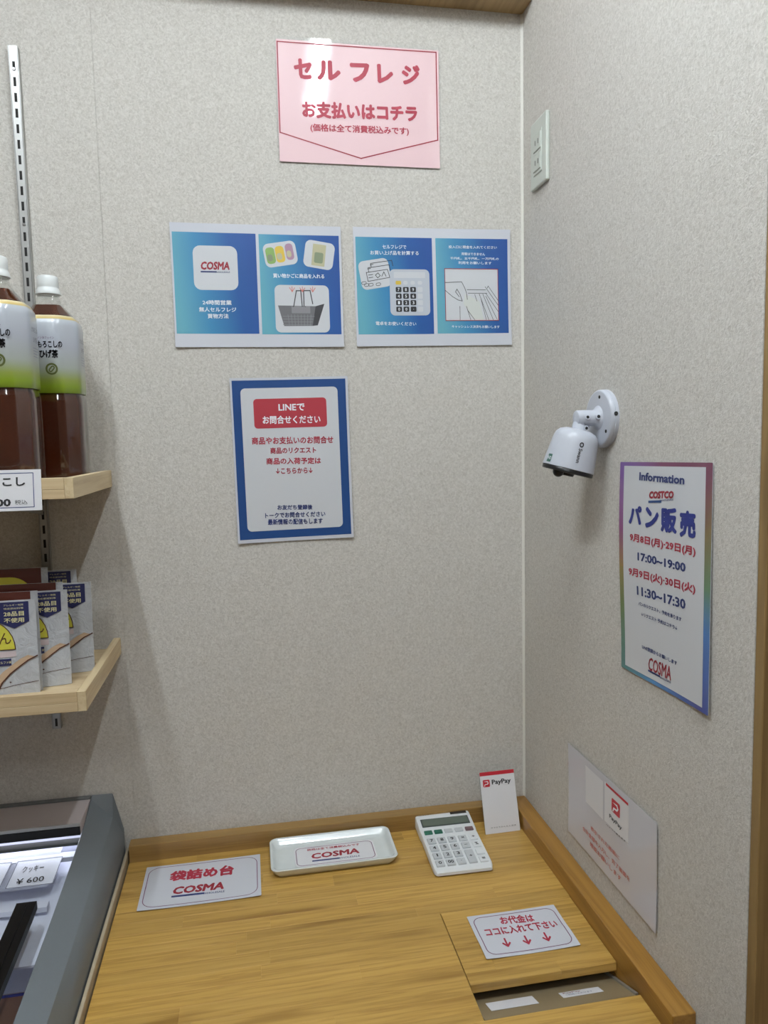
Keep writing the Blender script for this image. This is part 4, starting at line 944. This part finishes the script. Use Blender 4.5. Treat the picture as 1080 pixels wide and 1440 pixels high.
def pouch(xr, y, ztop, label, dark=False, rot=0.0, lean=2.0):
    W = 0.130; Hh = ztop-0.3205
    t = thing('food_pouch', label, 'pouch', mtx=Matrix.Translation((xr-W/2, y, 0.3195)) @ Matrix.Rotation(R(rot), 4, 'Z') @ Matrix.Rotation(R(90-lean), 4, 'X'), group='food pouches on the lower shelf')
    def th(x, yy):
        u = yy/Hh; a = abs(2*x/W)
        return 0.0006+0.0075*max(0, 1-u)**0.75*max(0, 1-a**3.2)+0.0009*math.sin(60*x+35*yy)*(1-a)*(u < 0.92)
    nx, ny = 18, 18; v = []; f = []
    for s in (1, -1):
        for j in range(ny+1):
            for i in range(nx+1):
                x = -W/2+W*i/nx; yy = Hh*j/ny; v.append((x, yy, s*th(x, yy)))
    N = (nx+1)*(ny+1)
    for j in range(ny):
        for i in range(nx):
            a = j*(nx+1)+i; f += [(a, a+1, a+nx+2, a+nx+1), (N+a, N+a+nx+1, N+a+nx+2, N+a+1)]
    bd = [i for i in range(nx+1)]+[j*(nx+1)+nx for j in range(1, ny+1)]+[ny*(nx+1)+i for i in range(nx-1, -1, -1)]+[j*(nx+1) for j in range(ny-1, 0, -1)]
    for a, b in zip(bd, bd[1:]+bd[:1]): f.append((b, a, N+a, N+b))
    obj('bag', pyd(v, f), M['pouch'], t, smooth=True)
    tf = th
    def pp(name, bm, m, z=0.0006):
        return obj(name, bend(bm, lambda x, yy: tf(x, min(max(yy, 0), Hh)), z), M[m], t)
    X = lambda p: W/2-p*0.00111; Y = lambda p: Hh-(p-11.5)*0.00111     # px from the right edge, px from the top
    def P(pts): return [(X(a), Y(b)) for a, b in pts]
    if dark: pp('maroon_header', rrect(X(62), Y(24), 0.118, 0.0275, 0.0006, 14, 4), 'p_maroon')
    if dark:
        pp('yellow_disc', ring(X(60), Y(57), 0.090, 0.074, 0.036, 0.030, 0, 8, 6), 'p_yellow', 0.0010)
    if dark: return t
    # navy badge with pointed foot: grid so that it follows the bag
    b = rrect(X(26.5), Y(27), 0.0405, 0.0300, 0.001, 6, 5)
    pp('navy_badge', b, 'p_navy', 0.0010)
    pp('navy_badge', poly(P([(45, 40), (26.5, 48.5), (8.5, 40)])), 'p_navy', 0.0011)
    for s, cy, h_, w_ in (('アレルギー物質', 17.5, 0.0028, 0.027), ('特定原材料等', 22, 0.0028, 0.027), ('28品目', 29, 0.0070, 0.0275), ('不使用', 37.5, 0.0072, 0.0275)):
        bm = text_bm(s, X(26.5), Y(cy), w_, h_, 0, 0.02 if h_ > 0.005 else 0)
        pp('lettering', bm, 'p_cream', 0.0016)
    # yellow dome with the syllable
    v2 = []; f2_ = []; n = 16; cx, cy0, rx, ry = X(61), Y(76), 0.0385, 0.0440
    for k in range(n+1):
        xx = -rx+2*rx*k/n; yy = ry*math.sqrt(max(0, 1-(xx/rx)**2))
        for q in range(5): v2.append((cx+xx, cy0+yy*q/4, 0))
    for k in range(n):
        for q in range(4): a = k*5+q; f2_.append((a, a+5, a+6, a+1))
    if not dark:
        pp('yellow_dome', pyd(v2, f2_), 'p_yellow', 0.0008)
        arc = [(cx+rx*math.cos(a), cy0+ry*math.sin(a)) for a in [PI*k/14 for k in range(15)]]
        pp('dome_outline', pline(arc, 0.0011, True), 'p_brown', 0.0012)
        pp('lettering', text_bm('ん', X(38.5), Y(61), 0.0165, 0.0165, 0, 0.0), 'p_brown', 0.0012)
        pp('pink_band', rrect(X(70), Y(82), 0.1000*0.98, 0.0085, 0.0005, 10, 2), 'p_pink', 0.0008)
        pp('navy_band', rrect(X(74), Y(92.5), 0.0950*0.98, 0.0100, 0.0005, 10, 2), 'p_navy', 0.0009)
        pp('lettering', text_bm('アルファ米', X(40), Y(92.5), 0.0180, 0.0042, 0, 0.01), 'p_cream', 0.0014)
        tanp = [(3, 88), (12, 92), (22, 99), (34, 108), (44, 119), (50, 131)]
        v3 = []; f3_ = []
        for a, b_ in tanp: v3 += [(X(a), Y(b_), 0), (X(a+9), Y(b_-3), 0)]
        for k in range(len(tanp)-1): f3_.append((2*k, 2*k+1, 2*k+3, 2*k+2))
        pp('spoon_print', pyd(v3, f3_), 'p_tan', 0.0010)
        pp('spoon_outline', pline(P([(1, 87)]+tanp), 0.0019), 'p_brown', 0.0013)
        pp('fold_line', pline(P([(1, 121), (25, 123), (50, 127)]), 0.0007), 'p_brown', 0.0010)
        pp('print_dot', rrect(X(34), Y(119), 0.0024, 0.0020, 0.0008, 2, 2), 'p_brown', 0.0012)
    return t
pouch(-0.8520, -0.2470, 0.4625, 'silvery food pouch at the front left of the lower shelf', rot=1)
pouch(-0.8525, -0.2280, 0.4720, 'food pouch with a maroon top standing right behind the front left pouch', dark=True, lean=1)
pouch(-0.8165, -0.2080, 0.4670, 'silvery food pouch just behind and right of the front one', rot=2)
pouch(-0.8265, -0.1860, 0.4760, 'food pouch with a maroon top between the second and third silvery pouches', dark=True, lean=1)
pouch(-0.7945, -0.1450, 0.4660, 'silvery food pouch at the right end of the lower shelf', rot=1, lean=3)
pouch(-0.8320, -0.0650, 0.4760, 'silvery food pouch in the rear row behind the rightmost pouch', lean=1)
pouch(-0.8680, -0.1080, 0.4880, 'tallest food pouch with a maroon top and yellow disc in the rear row', dark=True)
pouch(-0.8930, -0.0420, 0.4760, 'silvery food pouch at the very back against the wall', lean=1)

# ================================================================ FREEZER
fz = thing('chest_freezer', 'grey chest freezer with sliding glass lid left of the counter', 'freezer', (-1.2, -0.35, FLOOR))
def F(name, b, m, **k):
    bmesh.ops.translate(b, vec=(1.2, 0.35, -FLOOR), verts=b.verts); return obj(name, b, m, fz, **k)
XO = -0.7890; XF = -1.72; YB = -0.0025; YF = -0.80
stn = [(-0.0025, 0.0435, 0.0425, -0.028), (-0.014, 0.0400, 0.0040, -0.029), (-0.070, 0.0225, -0.0040, -0.034), (-0.180, 0.0110, -0.0110, -0.040), (-0.300, 0.0000, -0.0180, -0.050), (-0.490, -0.0120, -0.0215, -0.066), (YF, -0.0330, -0.0360, -0.090)]
XI, XM = -0.8426, -0.8063
# right rim, lofted along y
rr = [[(XI-0.002, y_, a-0.020), (XI, y_, a-0.001), (XI+0.001, y_, a), (XM-0.001, y_, b_+0.0004), (XM+0.001, y_, b_-0.0005), (XO, y_, c_), (XO, y_, c_-0.06), (XI-0.002, y_, c_-0.06)] for y_, a, b_, c_ in stn]
b = rings(rr); bmesh.ops.recalc_face_normals(b, faces=list(b.faces)); F('right_rim', b, M['freezer_grey'], smooth=True)
b = rings([[(2*(-1.28)-x, y_, z_) for x, y_, z_ in reversed(r_)] for r_ in rr]); bmesh.ops.recalc_face_normals(b, faces=list(b.faces)); F('left_rim', b, M['freezer_grey'])
XL2 = 2*(-1.28)-XI
# cabinet walls
F('cabinet_wall', box(XI-0.004, XO-0.0006, YF, YB, FLOOR+0.05, -0.089), M['freezer_side'])
F('cabinet_wall', box(XL2-0.04, XL2+0.004, YF, YB, FLOOR+0.05, -0.089), M['freezer_side'])
F('cabinet_wall', box(XL2, XI-0.004, YF, YF+0.04, FLOOR+0.05, -0.055), M['freezer_side'])
F('cabinet_wall', box(XL2, XI-0.004, -0.035, YB, FLOOR+0.05, -0.02), M['freezer_side'])
F('plinth', box(XL2, XI, YF+0.03, YB-0.03, FLOOR, FLOOR+0.05), M['black'])
# back band
F('back_band', box(XL2, XI-0.0005, -0.0960, YB, 0.0180, 0.0400, 0.0010), M['freezer_brown'])
F('back_ledge', box(XL2, XI-0.0005, -0.0120, YB, 0.0395, 0.0440, 0.001), M['freezer_side'])
F('band_edge', box(XL2, XI-0.0008, -0.0985, -0.0962, 0.0340, 0.0400, 0.0004), M['aluminium'])
F('gap_shade_strip', box(XL2, XI-0.0008, -0.0984, -0.0962, 0.0185, 0.0335), M['black'])  # black strip painted in for the shade of the gap below the band edge
F('lid_channel', box(XL2, XI-0.0010, -0.1120, -0.0960, 0.0080, 0.0130), M['freezer_dark'])
F('back_liner', box(XL2, XI-0.004, -0.050, -0.036, -0.42, 0.0170), M['liner'])
F('side_liner', box(XI-0.014, XI-0.0045, YF+0.04, -0.05, -0.42, -0.062), M['liner'])
F('floor_liner', box(XL2+0.01, XI-0.0045, YF+0.04, -0.05, -0.43, -0.42), M['liner'])
F('front_liner', box(XL2+0.01, XI-0.0045, YF+0.04, YF+0.05, -0.42, -0.07), M['liner'])
# lid plane: z as a function of y
def lz(y):
    P = [(-0.09, 0.0080), (-0.30, -0.0100), (-0.49, -0.0220), (-0.80, -0.0430)]
    for (a, za), (b_, zb) in zip(P, P[1:]):
        if y >= b_: return za+(zb-za)*(y-a)/(b_-a)
    return P[-1][1]
ys = [-0.098-0.0345*k for k in range(21)]
def strip(xa, xb, lift, th, y0=None, y1=None, n=20):
    Y = ys if y0 is None else [y0+(y1-y0)*k/n for k in range(n+1)]
    b = rings([[(xa, y_, lz(y_)+lift-th), (xb, y_, lz(y_)+lift-th), (xb, y_, lz(y_)+lift), (xa, y_, lz(y_)+lift)] for y_ in Y])
    bmesh.ops.recalc_face_normals(b, faces=list(b.faces)); return b
fl = bpy.data.lights.new('freezer_lamp', 'AREA'); fl.shape = 'RECTANGLE'; fl.size = 1.0; fl.size_y = 0.030; fl.energy = 1.35; fl.color = (0.86, 0.90, 1.0)
flo = bpy.data.objects.new('freezer_lamp', fl); link(flo); flo.location = (-1.345, -0.068, 0.0150); flo.rotation_euler = (R(-42), 0, 0)
lid = F('glass_lid', strip(XL2+0.004, XI-0.0012, 0.0, 0.004), M['glass'])
hb = strip(-0.9005, -0.8720, 0.0135, 0.0125, -0.262, -0.60)
hb2 = F('lid_handle', hb, M['black'])
hb2['label'] = 'black bar handle of the sliding lid'
hb3 = strip(-0.8890, -0.8835, 0.0160, 0.0020, -0.270, -0.595); F('handle_ridge', hb3, M['black'])
# white hanging basket just under the lid
F('basket_panel', strip(-1.30, -0.8560, -0.0450, 0.0030, -0.052, -0.318), M['liner'])
F('basket_rim', strip(-1.30, -0.8500, -0.0200, 0.0080, -0.096, -0.108, 3), M['liner'])
F('basket_rim', strip(-1.30, -0.8720, -0.0300, 0.0080, -0.200, -0.216, 3), M['liner'])
# price sheet under the glass
fs = thing('price_sheet', 'white strip of handwritten price labels at the back under the freezer glass', 'price sheet', (-0.97, -0.150, lz(-0.150)-0.010))
def Q(name, b, m, lift):
    for v in b.verts:
        v.co = (v.co.x+0.97, v.co.y+0.150, lz(v.co.y)-0.0200+lift-(lz(-0.150)-0.010))
    return obj(name, b, m, fs)
Q('sheet', rrect(-1.0785, -0.1240, 0.3990, 0.112, 0, 20, 8, 0, 0.0004), M['liner'], -0.0005)
M['tag_paper'] = print_mat('price_tag_paper', srgb(238, 240, 248))
def hom(x, y): return (-0.9245+x/1000, -0.146+y/1000)
for xc in (-0.9080, -0.9890, -1.0700):
    Q('price_tag', rrect(xc, -0.1400, 0.0720, 0.0700, 0.001, 6, 6), M['tag_paper'], 0.0004)
    Q('tag_outline', ring(xc, -0.1400, 0.0720, 0.0700, 0.001, 0.0012), M['ink_line_grey'], 0.0008)
Q('lettering', text_bm('クッキー', -0.9130, -0.1300, 0.0330, 0.0170, 0.02, 0.008, -0.1), M['ink_k'], 0.0010)
Q('lettering', text_bm('¥ 600', -0.9100, -0.1600, 0.0420, 0.0140, 0.02, 0.008, -0.1), M['ink_k'], 0.0010)
# frozen packs deep inside
pkm = mat('pack_blue', srgb(36, 50, 128), 0.25); pkb = mat('pack_brown', srgb(126, 92, 78), 0.3)
for k, (x, y_, z_, lb) in enumerate(((-0.903, -0.416, -0.097, 'blue and brown frozen food pack inside the freezer beside the handle'),)):
    t = thing('frozen_pack', lb, 'food pack', (x, y_, z_))
    b = box(-0.055, 0.055, -0.085, 0.085, -0.018, 0.018, 0.012, 3); obj('wrapper', b, pkb, t, smooth=True)
    b = box(-0.0552, 0.0552, -0.0860, -0.030, -0.0185, 0.0185, 0.012, 3); obj('blue_band', b, pkm, t, smooth=True)
    b = box(-0.0552, 0.0552, 0.068, 0.076, -0.0184, 0.0184, 0.002, 2); obj('blue_stripe', b, pkm, t, smooth=True)
tag(obj('freezer_basket', box(-1.25, -0.850, -0.740, -0.325, -0.122, -0.1155, 0.002), M['liner']), 'white basket floor holding the frozen packs inside the freezer', 'basket')
bpy.context.view_layer.update()
